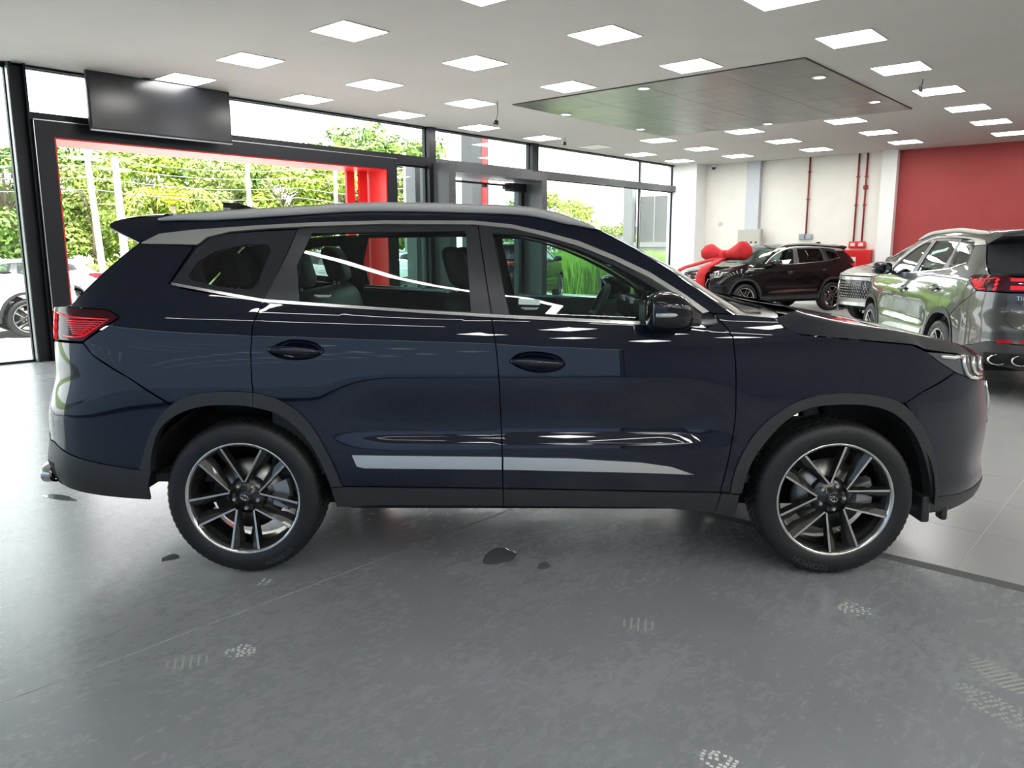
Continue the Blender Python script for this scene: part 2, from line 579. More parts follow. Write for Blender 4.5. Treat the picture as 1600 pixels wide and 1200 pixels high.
# loose cables
def cable(x, y, drop, label, sway):
    pts = [(x + sway * 0.4 * math.sin(t * 2.4), y + 0.5 * sway * t, ZC - 0.002 - drop * t) for t in [k / 8 for k in range(9)]]
    e = empty('loose_cable', (0, 0, 0))
    e.location = (x, y, ZC)
    mb = MB().tube([(p[0] - x, p[1] - y, p[2] - ZC) for p in pts], 0.006, 6)
    mb.build('wire', mat('black_rubber', (0.02, 0.02, 0.022), 0.6), e)
    q = pts[-1]
    MB().rbox((q[0] - x - 0.05, q[1] - y - 0.02, q[2] - ZC - 0.05), (q[0] - x + 0.05, q[1] - y + 0.02, q[2] - ZC + 0.02), 0.012).build('plug', mat('dark_plastic', (0.03, 0.032, 0.035), 0.45), e)
    tag(e, label, 'cable')
cable(9.71, 8.76, 0.30, 'thin loose cable with plug dangling beside the dark metal field', 0.12)
cable(13.77, 10.48, 0.10, 'short cable stub with plug hanging above the glazed front', 0.05)
cable(12.43, 3.19, 0.12, 'short reddish cable end hanging between LED panels', 0.04)

# ceiling mounted screen
tv = empty('wall_screen', (5.43, 11.22, 0))
MB().rbox((-1.01, -0.035, 3.03), (1.01, 0.035, 3.79), 0.012).build('casing', mat('screen_casing', (0.018, 0.018, 0.02), 0.35), tv)
MB().box((-0.985, -0.0385, 3.065), (0.985, -0.0352, 3.765)).build('display', mat('dark_display', (0.012, 0.013, 0.016), 0.22), tv)
MB().box((-1.01, -0.037, 3.028), (1.01, -0.034, 3.045)).build('lower_bezel', mat('bezel_metal', (0.25, 0.26, 0.28), 0.3, 0.8), tv)
MB().box((-0.25, 0.0, 3.78), (-0.15, 0.03, ZC)).box((0.15, 0.0, 3.78), (0.25, 0.03, ZC)).build('bracket', M_black, tv)
tag(tv, 'large switched-off black flat screen hung from ceiling above the red portal', 'screen')

# ------------------------------------------------------------------ fittings on the end wall
M_pipe = mat('dark_red_pipe', (0.26, 0.022, 0.02), 0.4)
def pipe(y, z0, label, box_col, valve=None, bw=0.1, two=False):
    e = empty('conduit_pipe', (WX - 0.04, y, z0))
    MB().tube([(0, 0, 0), (0, 0, ZC - z0)], 0.022, 10).build('pipe', M_pipe, e)
    for zz in (0.9, 1.6):
        MB().box((-0.03, -0.035, zz), (0.038, 0.035, zz + 0.03)).build('clip', M_pipe, e)
    if two:
        for dy in (-0.16, 0.02):
            MB().rbox((-0.05, dy, -0.12), (0.038, dy + 0.15, 0.02), 0.01).build('socket_box', box_col, e)
    else:
        MB().rbox((-0.05, -bw, -0.14), (0.038, bw, 0.02), 0.01).build('call_point', box_col, e)
        MB().box((-0.054, -bw * 0.55, -0.10), (-0.0505, bw * 0.55, -0.02)).build('call_plate', mat('off_white', (0.7, 0.7, 0.68), 0.5), e)
    if valve:
        MB().lathe([(0.0, -0.07), (0.05, -0.05), (0.06, 0), (0.05, 0.05), (0.0, 0.07)], 14, 'z', (0, 0, valve)).build('valve', M_pipe, e)
    tag(e, label, 'pipe')
M_redbox = mat('red_enamel', (0.62, 0.02, 0.02), 0.35)
pipe(7.93, 1.82, 'dark red pipe on cream wall ending in grey twin socket boxes', mat('grey_plastic', (0.32, 0.34, 0.36), 0.5), two=True)
pipe(6.70, 1.62, 'dark red pipe with red call point, without valve, on cream wall', M_redbox)
pipe(6.50, 1.62, 'dark red pipe with round valve above its red call point', M_redbox, valve=1.35)
hc = empty('hose_cabinet', (WX, 6.58, 0.45))
MB().rbox((-0.2, -0.36, 0), (-0.001, 0.36, 0.98), 0.01).build('body', M_redbox, hc)
MB().box((-0.206, -0.33, 0.03), (-0.2, 0.33, 0.95)).build('door', M_redbox, hc)
MB().box((-0.212, -0.02, 0.55), (-0.207, 0.24, 0.80)).build('window_frame', mat('white_print', (0.85, 0.85, 0.85), 0.5), hc)
MB().box((-0.215, 0.0, 0.57), (-0.2125, 0.22, 0.70)).build('window', mat('dark_glass', (0.02, 0.02, 0.02), 0.1), hc)
tag(hc, 'red fire hose cabinet with small dark window on cream wall', 'hose cabinet')
eb = empty('electrical_cabinet', (WX, 9.38, 1.22))
M_beige = mat('beige_enamel', (0.42, 0.41, 0.36), 0.45)
MB().rbox((-0.33, -0.33, 0), (-0.172, 0.33, 0.76), 0.012).build('body', M_beige, eb)
MB().box((-0.336, -0.31, 0.02), (-0.33, 0.31, 0.74)).build('door', M_beige, eb)
for i in range(4):
    for j in range(3):
        MB().box((-0.3385, -0.235 + i * 0.14, 0.10 + j * 0.14), (-0.3365, -0.185 + i * 0.14, 0.16 + j * 0.14)).build('vent_slot', mat('vent_dark', (0.05, 0.05, 0.045), 0.6), eb)
tag(eb, 'beige electrical cabinet with rows of vent slots on grey column', 'cabinet')
cm = empty('dome_camera', (WX - 0.12, 10.62, ZC - 0.001))
MB().lathe([(0.0, 0), (0.075, 0), (0.075, -0.05), (0.055, -0.08)], 20, 'z').build('housing', M_frame, cm)
MB().lathe([(0.055, -0.08), (0.05, -0.115), (0.03, -0.14), (0.0, -0.15)], 20, 'z').build('dome', mat('dome_dark', (0.03, 0.03, 0.035), 0.1), cm)
tag(cm, 'small white security camera in corner below ceiling', 'camera')
dt = empty('wall_sensor', (WX, 10.4, 2.15))
MB().lathe([(0.0, -0.03), (0.045, -0.03), (0.055, -0.02), (0.055, 0)], 20, 'y').build('cover', mat('sensor_grey', (0.55, 0.55, 0.53), 0.5), dt)
dt.rotation_euler = (0, 0, -PI / 2)
tag(dt, 'small round grey sensor on the cream wall', 'sensor')
# ------------------------------------------------------------------ the sport utility vehicle
# body side surface: half width as a function of length x and height z, rounded in plan at nose and tail
XK, NF, NR, LQ = 1.25, 2.7, 4.6, 2.8
WZ = [(0.0, .80), (.15, .85), (.25, .885), (.33, .908), (.42, .922), (.50, .926), (.58, .925), (.70, .921), (.80, .917), (.88, .912), (.96, .904), (1.04, .893), (1.12, .878), (1.18, .862), (1.22, .846), (1.28, .822), (1.40, .765), (1.50, .712), (1.58, .665), (1.63, .625), (1.67, .57), (1.8, .42)]
XFT = [(.1, 1.95), (.16, 2.05), (.2, 2.2), (.24, 2.255), (.3, 2.30), (.36, 2.315), (.45, 2.295), (.55, 2.301), (.65, 2.306), (.75, 2.294), (.9, 2.266), (1.0, 2.245), (1.1, 2.21), (2, 2.21)]
XRT = [(.1, -2.20), (.16, -2.25), (.22, -2.28), (.28, -2.31), (.36, -2.365), (.44, -2.42), (.5, -2.425), (.6, -2.406), (.72, -2.403), (.80, -2.38), (.88, -2.354), (1.0, -2.35), (1.1, -2.35), (2, -2.35)]
def _tan(T):
    n = len(T)
    d = [(T[i + 1][1] - T[i][1]) / (T[i + 1][0] - T[i][0]) for i in range(n - 1)]
    m = [d[0]] + [0] * (n - 2) + [d[-1]]
    for k in range(1, n - 1):
        ha, hb = T[k][0] - T[k - 1][0], T[k + 1][0] - T[k][0]
        m[k] = (d[k - 1] * hb + d[k] * ha) / (ha + hb)
    return m
_TW, _TF, _TR = _tan(WZ), _tan(XFT), _tan(XRT)
def herm(t, T, M):
    i = 0
    while i < len(T) - 2 and t > T[i + 1][0]:
        i += 1
    h = T[i + 1][0] - T[i][0]
    u = (t - T[i][0]) / h
    u2, u3 = u * u, u * u * u
    return (2 * u3 - 3 * u2 + 1) * T[i][1] + (u3 - 2 * u2 + u) * h * M[i] + (3 * u2 - 2 * u3) * T[i + 1][1] + (u3 - u2) * h * M[i + 1]
def sstep(a, b, t):
    u = min(max((t - a) / (b - a), 0), 1)
    return u * u * (3 - 2 * u)
def half_w(x, z):
    w = herm(z, WZ, _TW)
    m = sstep(-1.0, -.62, x) * (1 - sstep(.55, 1.0, x))
    if m > 0:
        w -= m * .022 * sstep(.60, .68, z) * (1 - sstep(.70, .95, z))
    return w
def q_to_xy(q, z):
    """unrolled coordinate along the side and round the ends -> x, y (right side negative)"""
    sg = -1.0
    if q > XK + LQ:
        q = 2 * (XK + LQ) - q
        sg = 1.0
    elif q < -XK - LQ:
        q = -2 * (XK + LQ) - q
        sg = 1.0
    if q > XK:
        t = (q - XK) / LQ
        a = 1 - (1 - t) ** NF
        x = XK + (herm(z, XFT, _TF) - XK) * a
        p = max(1 - a ** NF, 0) ** (1 / NF)
    elif q < -XK:
        t = (-XK - q) / LQ
        a = 1 - (1 - t) ** NR
        x = -XK + (herm(z, XRT, _TR) + XK) * a
        p = max(1 - a ** NR, 0) ** (1 / NR)
    else:
        x, p = q, 1.0
    return x, sg * half_w(x, z) * p
def x_to_q(x, z):
    if x > XK:
        a = min((x - XK) / (herm(z, XFT, _TF) - XK), 0.9999)
        return XK + LQ * (1 - (1 - a) ** (1 / NF))
    if x < -XK:
        a = min((-XK - x) / (-XK - herm(z, XRT, _TR)), 0.9999)
        return -XK - LQ * (1 - (1 - a) ** (1 / NR))
    return x
def y_to_q(y, z, front):
    """unrolled coordinate of a point on the nose or tail at distance y from the centre (right side)"""
    lo, hi = XK, XK + LQ
    for _ in range(40):
        m = (lo + hi) / 2
        if abs(q_to_xy(m if front else -m, z)[1]) > abs(y):
            lo = m
        else:
            hi = m
    return lo if front else -lo
def surf(q, z):
    x, y = q_to_xy(q, z)
    return Vector((x, y, z))
def surf_n(q, z):
    e = 0.004
    a = surf(q + e, z) - surf(q - e, z)
    b = surf(q, z + e) - surf(q, z - e)
    n = a.cross(b)
    n.normalize()
    s = Vector((0, -1, 0)) if abs(q) < XK + LQ * 0.6 else Vector((1 if q > 0 else -1, 0, 0))
    if abs(q) > XK + LQ * 1.4:
        s = Vector((0, 1, 0))
    return n if n.dot(s) > 0 else -n

def inside(p, poly):
    x, y = p
    c = False
    j = len(poly) - 1
    for i in range(len(poly)):
        xi, yi = poly[i]
        xj, yj = poly[j]
        if (yi > y) != (yj > y) and x < (xj - xi) * (y - yi) / (yj - yi) + xi:
            c = not c
        j = i
    return c
def area(poly):
    return 0.5 * sum(poly[i - 1][0] * poly[i][1] - poly[i][0] * poly[i - 1][1] for i in range(len(poly)))
def inset(poly, d):
    """outline moved inwards by d"""
    n = len(poly)
    s = 1 if area(poly) > 0 else -1
    out = []
    for i in range(n):
        a, b, c = Vector(poly[i - 1]), Vector(poly[i]), Vector(poly[(i + 1) % n])
        e1, e2 = (b - a), (c - b)
        if e1.length < 1e-9 or e2.length < 1e-9:
            out.append(tuple(b))
            continue
        e1.normalize()
        e2.normalize()
        n1, n2 = Vector((-e1.y, e1.x)) * s, Vector((-e2.y, e2.x)) * s
        m = n1 + n2
        if m.length < 1e-6:
            m = n1
        m.normalize()
        k = d / max(m.dot(n1), 0.35)
        out.append(tuple(b + m * k))
    return out
def dens(poly, step=0.03, closed=True):
    out = []
    n = len(poly)
    for i in range(n if closed else n - 1):
        a, b = poly[i], poly[(i + 1) % n]
        L = math.hypot(b[0] - a[0], b[1] - a[1])
        k = max(1, int(math.ceil(L / step)))
        for t in range(k):
            out.append((a[0] + (b[0] - a[0]) * t / k, a[1] + (b[1] - a[1]) * t / k))
    if not closed:
        out.append(poly[-1])
    return out
def smooth_line(pts, k=4):
    """Catmull-Rom through open points"""
    out = []
    n = len(pts)
    for i in range(n - 1):
        p0, p1, p2, p3 = pts[max(i - 1, 0)], pts[i], pts[i + 1], pts[min(i + 2, n - 1)]
        for t in range(k):
            u = t / k
            out.append(tuple(0.5 * (2 * p1[d] + (p2[d] - p0[d]) * u + (2 * p0[d] - 5 * p1[d] + 4 * p2[d] - p3[d]) * u * u + (3 * p1[d] - p0[d] - 3 * p2[d] + p3[d]) * u ** 3) for d in range(len(p1))))
    out.append(tuple(pts[-1]))
    return out

def to_obj(name, verts, faces, normals, m, parent, smooth=True):
    me = bpy.data.meshes.new(name)
    me.from_pydata(verts, [], faces)
    for q in (m if isinstance(m, (list, tuple)) else [m]):
        me.materials.append(q)
    me.polygons.foreach_set('use_smooth', [smooth] * len(me.polygons))
    me.update()
    if normals:
        me.normals_split_custom_set_from_vertices(normals)
    o = bpy.data.objects.new(name, me)
    COL.objects.link(o)
    if parent:
        o.parent = parent
    return o

def panel(name, outline, m, parent, off=0.0, thick=0.012, holes=(), gap=0.0025, g=(0.045, 0.035), both=True, unrolled=False, edge=0.005, flat=None, crown=0.0):
    """skin cut out of the body side: outline in (x, z), or (q, z) when unrolled; returns right and left objects"""
    def conv(pl, d, hole=False):
        pl = inset(pl, -d if hole else d) if d else list(pl)
        pl = dens(pl)
        return pl if unrolled else [(x_to_q(x, z), z) for x, z in pl]
    outer = conv(outline, gap)
    hol = [conv(h, gap, True) for h in holes]
    ring = [p for p in inset(outer, edge) if inside(p, outer)] if edge else []
    pts = [Vector(p) for p in outer]
    edges = [(i, (i + 1) % len(outer)) for i in range(len(outer))]
    border = list(range(len(outer)))
    loops = [border]
    for h in hol:
        b0 = len(pts)
        pts += [Vector(p) for p in h]
        edges += [(b0 + i, b0 + (i + 1) % len(h)) for i in range(len(h))]
        loops.append(list(range(b0, b0 + len(h))))
    nb = len(pts)
    pts += [Vector(p) for p in ring]
    for h in hol:
        pts += [Vector(p) for p in inset(h, -edge) if inside(p, outer) and not inside(p, h)] if edge else []
    qs = [p[0] for p in outer]
    zs = [p[1] for p in outer]
    near = [outer] + hol
    def clear(p, r):
        for pl in near:
            for a in pl:
                if abs(a[0] - p[0]) < r and abs(a[1] - p[1]) < r:
                    return False
        return True
    q = min(qs) + g[0] / 2
    while q < max(qs):
        z = min(zs) + g[1] / 2
        while z < max(zs):
            p = (q, z)
            if inside(p, outer) and not any(inside(p, h) for h in hol) and clear(p, 0.014):
                pts.append(Vector(p))
            z += g[1]
        q += g[0]
    r = delaunay_2d_cdt(pts, edges, [], 1, 1e-6)
    vv, ff, orig = r[0], r[2], r[3]
    tris = []
    for t in ff:
        c = (sum(vv[i].x for i in t) / len(t), sum(vv[i].y for i in t) / len(t))
        if inside(c, outer) and not any(inside(c, h) for h in hol):
            tris.append(tuple(t))
    isb = [any(k < nb for k in o) for o in orig]
    V, N = [], []
    for i, p in enumerate(vv):
        n = surf_n(p.x, p.y)
        s = surf(p.x, p.y) + n * (off - (0.0018 if isb[i] and edge else 0))
        V.append(s)
        N.append(n)
    # face orientation
    F = []
    for t in tris:
        n = (V[t[1]] - V[t[0]]).cross(V[t[2]] - V[t[0]])
        F.append(t if n.dot(N[t[0]]) > 0 else tuple(reversed(t)))
    # skirt along open edges
    cnt = {}
    for t in F:
        for i in range(3):
            a, b = t[i], t[(i + 1) % 3]
            cnt[(a, b)] = cnt.get((a, b), 0) + 1
    bd = [(a, b) for (a, b) in cnt if (b, a) not in cnt]
    for a, b in bd:
        k = len(V)
        d = V[b] - V[a]
        sn = d.cross(N[a])
        if sn.length < 1e-9:
            continue
        sn.normalize()
        V += [V[a], V[b], V[b] - N[b] * thick, V[a] - N[a] * thick]
        N += [sn] * 4
        F += [(k + 1, k, k + 3), (k + 1, k + 3, k + 2)]
    objs = [to_obj(name, V, F, N, m, parent)]
    if both:
        V2 = [(p.x, -p.y, p.z) for p in V]
        N2 = [(p.x, -p.y, p.z) for p in N]
        objs.append(to_obj(name, V2, [tuple(reversed(t)) for t in F], N2, m, parent))
    return objs

def shoulder(a):
    """bonnet section: steep shoulder, crease, then an almost flat top"""
    u = min((1 - a) / .17, 1)
    s = u if u < .85 else .85 + .15 * (1 - (1 - (u - .85) / .15) ** 2) * .5
    return .80 * s / .925 + .20 * (1 - (a / .83) ** 2 if a < .83 else 0)

def span(name, rows, m, parent, n=24, k=2.2, closed=False, thick=0.0, mi=None):
    """skin reaching across the car; rows: (x, z, half width, bow in x, bow in z)"""
    grid = []
    for x, z, w, bx, bz in rows:
        line = []
        for i in range(n + 1):
            t = math.sin((i / n - 0.5) * PI)
            c = 1 - abs(t) ** k if k < 20 else shoulder(abs(t))
            line.append((x + bx * c, w * t, z + bz * c))
        grid.append(line)
    mb = MB()
    mb.loft(grid + ([grid[0]] if closed else []), False)
    o = mb.build(name, m, parent)
    return o

def hw(x, z, d=0.0):
    return abs(q_to_xy(x_to_q(x, z), z)[1]) - d

# traced side view of the body, metres from the middle of the wheelbase
CH_T = [(-1.813, 1.509), (-1.734, 1.55), (-1.586, 1.567), (-1.323, 1.585), (-1.059, 1.599), (-0.705, 1.608), (-0.292, 1.606), (-0.116, 1.588), (0.031, 1.555), (0.19, 1.512), (0.346, 1.448), (0.5, 1.375), (0.651, 1.279), (0.755, 1.204)]
CH_B = [(-1.812, 1.505), (-1.549, 1.5), (-1.51, 1.534), (-1.407, 1.559), (-1.232, 1.573), (-1.056, 1.581), (-0.704, 1.592), (-0.292, 1.588), (-0.115, 1.57), (0.03, 1.535), (0.189, 1.489), (0.345, 1.426), (0.499, 1.35), (0.634, 1.267), (0.726, 1.196)]
A_PIL = [(0.287, 1.563), (0.426, 1.488), (0.579, 1.395), (0.728, 1.286), (0.855, 1.195)]
Q_GL = [(-1.65, 1.335), (-1.606, 1.407), (-1.556, 1.488), (-1.501, 1.536), (-1.407, 1.557), (-1.099, 1.574), (-1.132, 1.474), (-1.214, 1.253), (-1.415, 1.285), (-1.594, 1.314)]
Q_CL = [(-1.571, 1.365), (-1.538, 1.424), (-1.465, 1.471), (-1.328, 1.501), (-1.231, 1.501), (-1.215, 1.475), (-1.256, 1.331), (-1.288, 1.306), (-1.419, 1.318), (-1.554, 1.348)]
GAP_C = [(-1.1, 1.576), (-1.132, 1.474), (-1.215, 1.256), (-1.241, 1.206), (-1.263, 1.148), (-1.271, 1.031), (-1.269, 0.904), (-1.263, 0.852)]
R_GL = [(-1.032, 1.552), (-0.329, 1.559), (-0.298, 1.208), (-1.062, 1.249), (-1.084, 1.406)]
GAP_B = [(-0.271, 1.587), (-0.207, 1.191), (-0.181, 1.031), (-0.17, 0.89), (-0.16, 0.646), (-0.155, 0.415)]
F_GL = [(-0.203, 1.547), (-0.089, 1.544), (0.03, 1.523), (0.189, 1.472), (0.344, 1.403), (0.459, 1.342), (0.572, 1.273), (0.655, 1.222), (0.681, 1.152), (0.481, 1.163), (-0.125, 1.197)]
GAP_F = [(0.756, 1.201), (0.831, 1.135), (0.858, 1.091), (0.87, 0.961), (0.876, 0.771), (0.873, 0.707), (0.853, 0.563), (0.828, 0.432), (0.822, 0.397)]
SILL_T = [(-1.647, 1.334), (-1.224, 1.26), (-1.062, 1.249), (-0.539, 1.213), (-0.204, 1.194), (0.475, 1.162), (0.72, 1.148)]
SILL_B = [(-1.639, 1.32), (-1.223, 1.247), (-1.062, 1.235), (-0.539, 1.2), (-0.204, 1.18), (0.475, 1.147), (0.74, 1.134)]
HOOD = [(0.777, 1.198), (0.866, 1.194), (1.039, 1.18), (1.083, 1.135), (1.155, 1.105), (1.401, 1.082), (1.65, 1.057), (1.722, 1.026)]
LAMP_F = [(1.722, 1.026), (1.859, 1.011), (2.079, 0.979), (2.15, 0.955), (2.15, 0.86), (2.08, 0.868), (2.001, 0.881), (1.886, 0.925), (1.8, 0.972)]
FB_GAP = [(1.855, 0.932), (1.707, 0.848), (1.628, 0.801)]
FA_O = [(0.864, 0.395), (0.885, 0.518), (0.948, 0.65), (1.045, 0.754), (1.179, 0.828), (1.332, 0.851), (1.481, 0.842), (1.607, 0.802), (1.693, 0.718), (1.767, 0.601), (1.815, 0.46), (1.838, 0.352)]
FA_I = [(0.916, 0.395), (0.945, 0.518), (0.996, 0.613), (1.083, 0.717), (1.19, 0.782), (1.335, 0.8), (1.475, 0.791), (1.581, 0.751), (1.666, 0.673), (1.727, 0.565), (1.774, 0.435), (1.790, 0.352)]
RA_O = [(-1.796, 0.498), (-1.765, 0.591), (-1.714, 0.705), (-1.633, 0.796), (-1.537, 0.842), (-1.396, 0.859), (-1.263, 0.852), (-1.166, 0.828), (-1.075, 0.777), (-1.003, 0.698), (-0.951, 0.602), (-0.908, 0.507), (-0.878, 0.423)]
RA_I = [(-1.743, 0.49), (-1.73, 0.582), (-1.688, 0.687), (-1.608, 0.752), (-1.494, 0.79), (-1.353, 0.796), (-1.265, 0.787), (-1.168, 0.761), (-1.088, 0.707), (-1.016, 0.622), (-0.963, 0.516), (-0.933, 0.421)]
ROCK_T = [(-0.933, 0.421), (-0.878, 0.423), (-0.155, 0.415), (0.822, 0.397), (0.907, 0.391)]
RB_GAP = [(-2.047, 1.064), (-1.997, 1.014), (-1.825, 0.917), (-1.633, 0.796)]
C_PIL = [(-1.826, 1.508), (-1.922, 1.425), (-2.021, 1.33), (-2.126, 1.231)]
SPOIL = [(-1.986, 1.6), (-1.964, 1.614), (-1.739, 1.635), (-1.743, 1.552), (-1.826, 1.512), (-1.98, 1.579)]
R_EDGE = [(-1.737, 1.616), (-1.603, 1.631), (-1.309, 1.645), (-0.713, 1.654), (-0.295, 1.651), (-0.089, 1.644), (0.046, 1.626), (0.192, 1.59), (0.287, 1.563)]

HC_R = [(-1.198, 1.04), (-1.133, 1.073), (-1.076, 1.084), (-0.991, 1.073), (-0.948, 1.034), (-1.005, 1.003), (-1.091, 0.997), (-1.162, 1.014)]
HC_F = [(-0.125, 0.989), (-0.085, 1.022), (-0.001, 1.031), (0.084, 1.014), (0.118, 0.978), (0.084, 0.95), (-0.001, 0.941), (-0.08, 0.961)]
def strip_r():
    return [(-0.834, 0.573), (-0.158, 0.566), (-0.158, 0.503), (-0.776, 0.508), (-0.812, 0.517)]
def strip_f():
    return [(-0.154, 0.566), (0.164, 0.559), (0.479, 0.539), (0.597, 0.522), (0.707, 0.482), (0.48, 0.489), (-0.155, 0.503)]

M_navy = mat('navy_paint', (0.0009, 0.0029, 0.0135), 0.4, 0.0, 1.0, 0.01, spec=0.1)
M_clad = noisy('grey_plastic_cladding', (0.022, 0.024, 0.026), (0.028, 0.03, 0.032), 60, (0.42, 0.5))
M_gloss = mat('gloss_black_trim', (0.009, 0.009, 0.011), 0.12)
M_pillar = mat('pillar_trim', (0.03, 0.031, 0.036), 0.28)
M_under = mat('underbody_black', (0.006, 0.006, 0.007), 0.8)
M_chrome = mat('bright_trim', (0.78, 0.77, 0.75), 0.16, 1.0)
M_satin = mat('satin_aluminium', (0.56, 0.55, 0.52), 0.34, 0.75)
M_rail = mat('rail_aluminium', (0.52, 0.51, 0.48), 0.42, 0.35)
M_cglass = glass('car_glass', (0.44, 0.58, 0.54), 1.0)
M_frit = mat('glass_border', (0.028, 0.030, 0.035), 0.06)
M_tyre = noisy('tyre_rubber', (0.008, 0.008, 0.009), (0.013, 0.013, 0.014), 40, (0.45, 0.55))
M_tyre_txt = mat('tyre_lettering', (0.06, 0.06, 0.058), 0.5)
M_rimdark = mat('dark_rim_paint', (0.045, 0.044, 0.042), 0.22, 0.6, 0.6)
M_rimcut = mat('machined_rim', (0.72, 0.71, 0.68), 0.2, 1.0)
M_disc = mat('brake_disc', (0.32, 0.31, 0.3), 0.35, 1.0)
M_calip = mat('brake_caliper', (0.42, 0.43, 0.43), 0.4, 0.8)
M_lens_r = mat('red_lens', (0.16, 0.004, 0.008), 0.06, coat=1.0)
M_smoke = mat('smoked_lens', (0.05, 0.008, 0.012), 0.12, spec=0.25)
M_redlit = mat('red_lamp_glow', (0.7, 0.01, 0.02), 0.25, emit=(1.0, 0.02, 0.03), estr=0.3)
M_lens_c = mat('lamp_interior', (0.10, 0.105, 0.11), 0.08, 0.3, 1.0)
M_drl = mat('lamp_reflector', (0.85, 0.85, 0.78), 0.12, 0.6, 1.0)
M_seat = noisy('black_leather', (0.016, 0.018, 0.02), (0.022, 0.024, 0.027), 30, (0.45, 0.55))
M_trimin = mat('interior_plastic', (0.03, 0.033, 0.036), 0.6)
M_liner = mat('headlining', (0.22, 0.23, 0.23), 0.9)
M_mirror = mat('mirror_glass', (0.8, 0.82, 0.82), 0.02, 1.0)
M_amber = mat('clear_indicator', (0.55, 0.55, 0.55), 0.1, 0.4, 1.0)

# ------------------------------------------------------------------ wheel
def make_wheel(parent, x, side, v_ang, text):
    """side -1 right, +1 left; v_ang: direction of one spoke pair seen from outside"""
    R, RW, yc = 0.359, 0.262, 0.805
    out = side
    prof = [(0.250, -0.100), (0.262, -0.112), (0.285, -0.119), (0.315, -0.119), (0.335, -0.112), (0.348, -0.100), (0.3555, -0.086), (0.357, -0.062), (0.357, -0.052), (0.349, -0.050), (0.349, -0.043), (0.357, -0.041), (0.357, -0.012),
            (0.349, -0.010), (0.349, 0.010), (0.357, 0.012), (0.357, 0.041), (0.349, 0.043), (0.349, 0.050), (0.357, 0.052), (0.357, 0.062), (0.3555, 0.086), (0.348, 0.100), (0.335, 0.112), (0.300, 0.118), (0.262, 0.112), (0.250, 0.100)]
    seg = 210
    rings = []
    for j, (r, h) in enumerate(prof):
        ring = []
        for k in range(seg):
            a = 2 * PI * k / seg
            rr = r
            if k % 3 == 0 and 5 <= j <= len(prof) - 6 and r > 0.354:
                rr = r - 0.006
            if k % 3 == 0 and j in (4, 5, len(prof) - 6, len(prof) - 5):
                rr = r - 0.0035
            ring.append((rr * math.cos(a), h * -out * -1 * (1 if True else 1), rr * math.sin(a)))
        rings.append(ring)
    mb = MB().loft(rings, True, 0, True)
    # raised sidewall ring and lettering
    ys = out * 0.1195
    for body, ang, sz in text:
        v, f = text_mesh(body, sz, 0.0008)
        vv = []
        for px, py, pz in v:
            a = ang - px / 0.318
            rr = 0.318 + py
            # seen from outside, +x of the car is to the right on the right side
            ca, sa = math.cos(a), math.sin(a)
            vv.append((rr * ca * (1 if out < 0 else -1), ys + out * pz * 0.6, rr * sa))
        mb.add(vv, f, 1, False)
    w = mb.build('wheel', [M_tyre, M_tyre_txt], parent, (x, out * yc, R + 0.001))
    # rim barrel
    o = out
    MB().lathe([(0.250, o * 0.095), (0.240, o * 0.085), (0.232, o * 0.03), (0.225, o * -0.02), (0.232, o * -0.09), (0.250, o * -0.10)], 80).build('rim_barrel', M_rimdark, w)
    MB().lathe([(0.248, o * 0.096), (0.2535, o * 0.110), (0.262, o * 0.1125), (0.266, o * 0.106)], 96).build('rim_lip', M_rimcut, w)
    # ten spokes in five pairs
    mir = 1 if out < 0 else -1
    def P(r, a, h):
        return Vector((mir * r * math.cos(a), o * h, r * math.sin(a)))
    for k in range(5):
        c = v_ang + k * 2 * PI / 5
        for s in (-1, 1):
            mb = MB()
            a1 = c + s * math.radians(21.5)
            A, B = (0.072, c + s * math.radians(3)), (0.249, a1)
            pa = Vector((A[0] * math.cos(A[1]), A[0] * math.sin(A[1])))
            pb = Vector((B[0] * math.cos(B[1]), B[0] * math.sin(B[1])))
            d = (pb - pa).normalized()
            nn = Vector((-d.y, d.x)) * s          # points away from the inside of the V
            rows = []
            for t in (0, 0.25, 0.5, 0.75, 0.92, 1.0):
                p = pa.lerp(pb, t)
                h = 0.084 + 0.022 * t
                wt = 0.0038 + 0.0012 * t
                fl = 0.010 + 0.022 * math.sin(min(t * 1.15, 1) * PI / 2) + (0.010 if t > 0.7 else 0)
                dp = 0.030 + 0.012 * t
                def pt(u, hh):
                    z = p + nn * u
                    return (mir * z.x, o * hh, z.y)
                rows.append([pt(-wt - 0.006, h - dp), pt(-wt, h), pt(wt, h), pt(wt + fl * 0.55, h - 0.014), pt(wt + fl, h - dp)])
            for i in range(len(rows) - 1):
                a, b = rows[i], rows[i + 1]
                for q in range(4):
                    mb.add([a[q], a[q + 1], b[q + 1], b[q]], [(0, 1, 2, 3)], 1 if q == 1 else 0)
            mb.add(rows[0], [(0, 1, 2, 3, 4)], 0)
            mb.add(rows[-1], [(0, 1, 2, 3, 4)], 0)
            mb.build('spoke', [M_rimdark, M_rimcut], w)
    hub = MB().lathe([(0.0, o * 0.078), (0.034, o * 0.078), (0.036, o * 0.070), (0.060, o * 0.060), (0.086, o * 0.052), (0.09, o * 0.02)], 40)
    hub.build('hub', M_rimdark, w)
    cap = MB().lathe([(0.0, o * 0.088), (0.024, o * 0.087), (0.031, o * 0.083), (0.033, o * 0.076)], 32)
    # emblem: open ellipse with a slanted letter-like wedge
    def em(u, v_):
        ca, sa = math.cos(-0.45 if text else 0.3), math.sin(-0.45 if text else 0.3)
        uu, vv_ = u * ca - v_ * sa, u * sa + v_ * ca
        return (mir * uu, o * 0.0895, vv_)
    ell = [em(0.019 * math.cos(t), 0.0115 * math.sin(t)) for t in [2 * PI * i / 24 for i in range(25)]]
    for i in range(24):
        cap.tube([ell[i], ell[i + 1]], 0.0013, 5, 1, False)
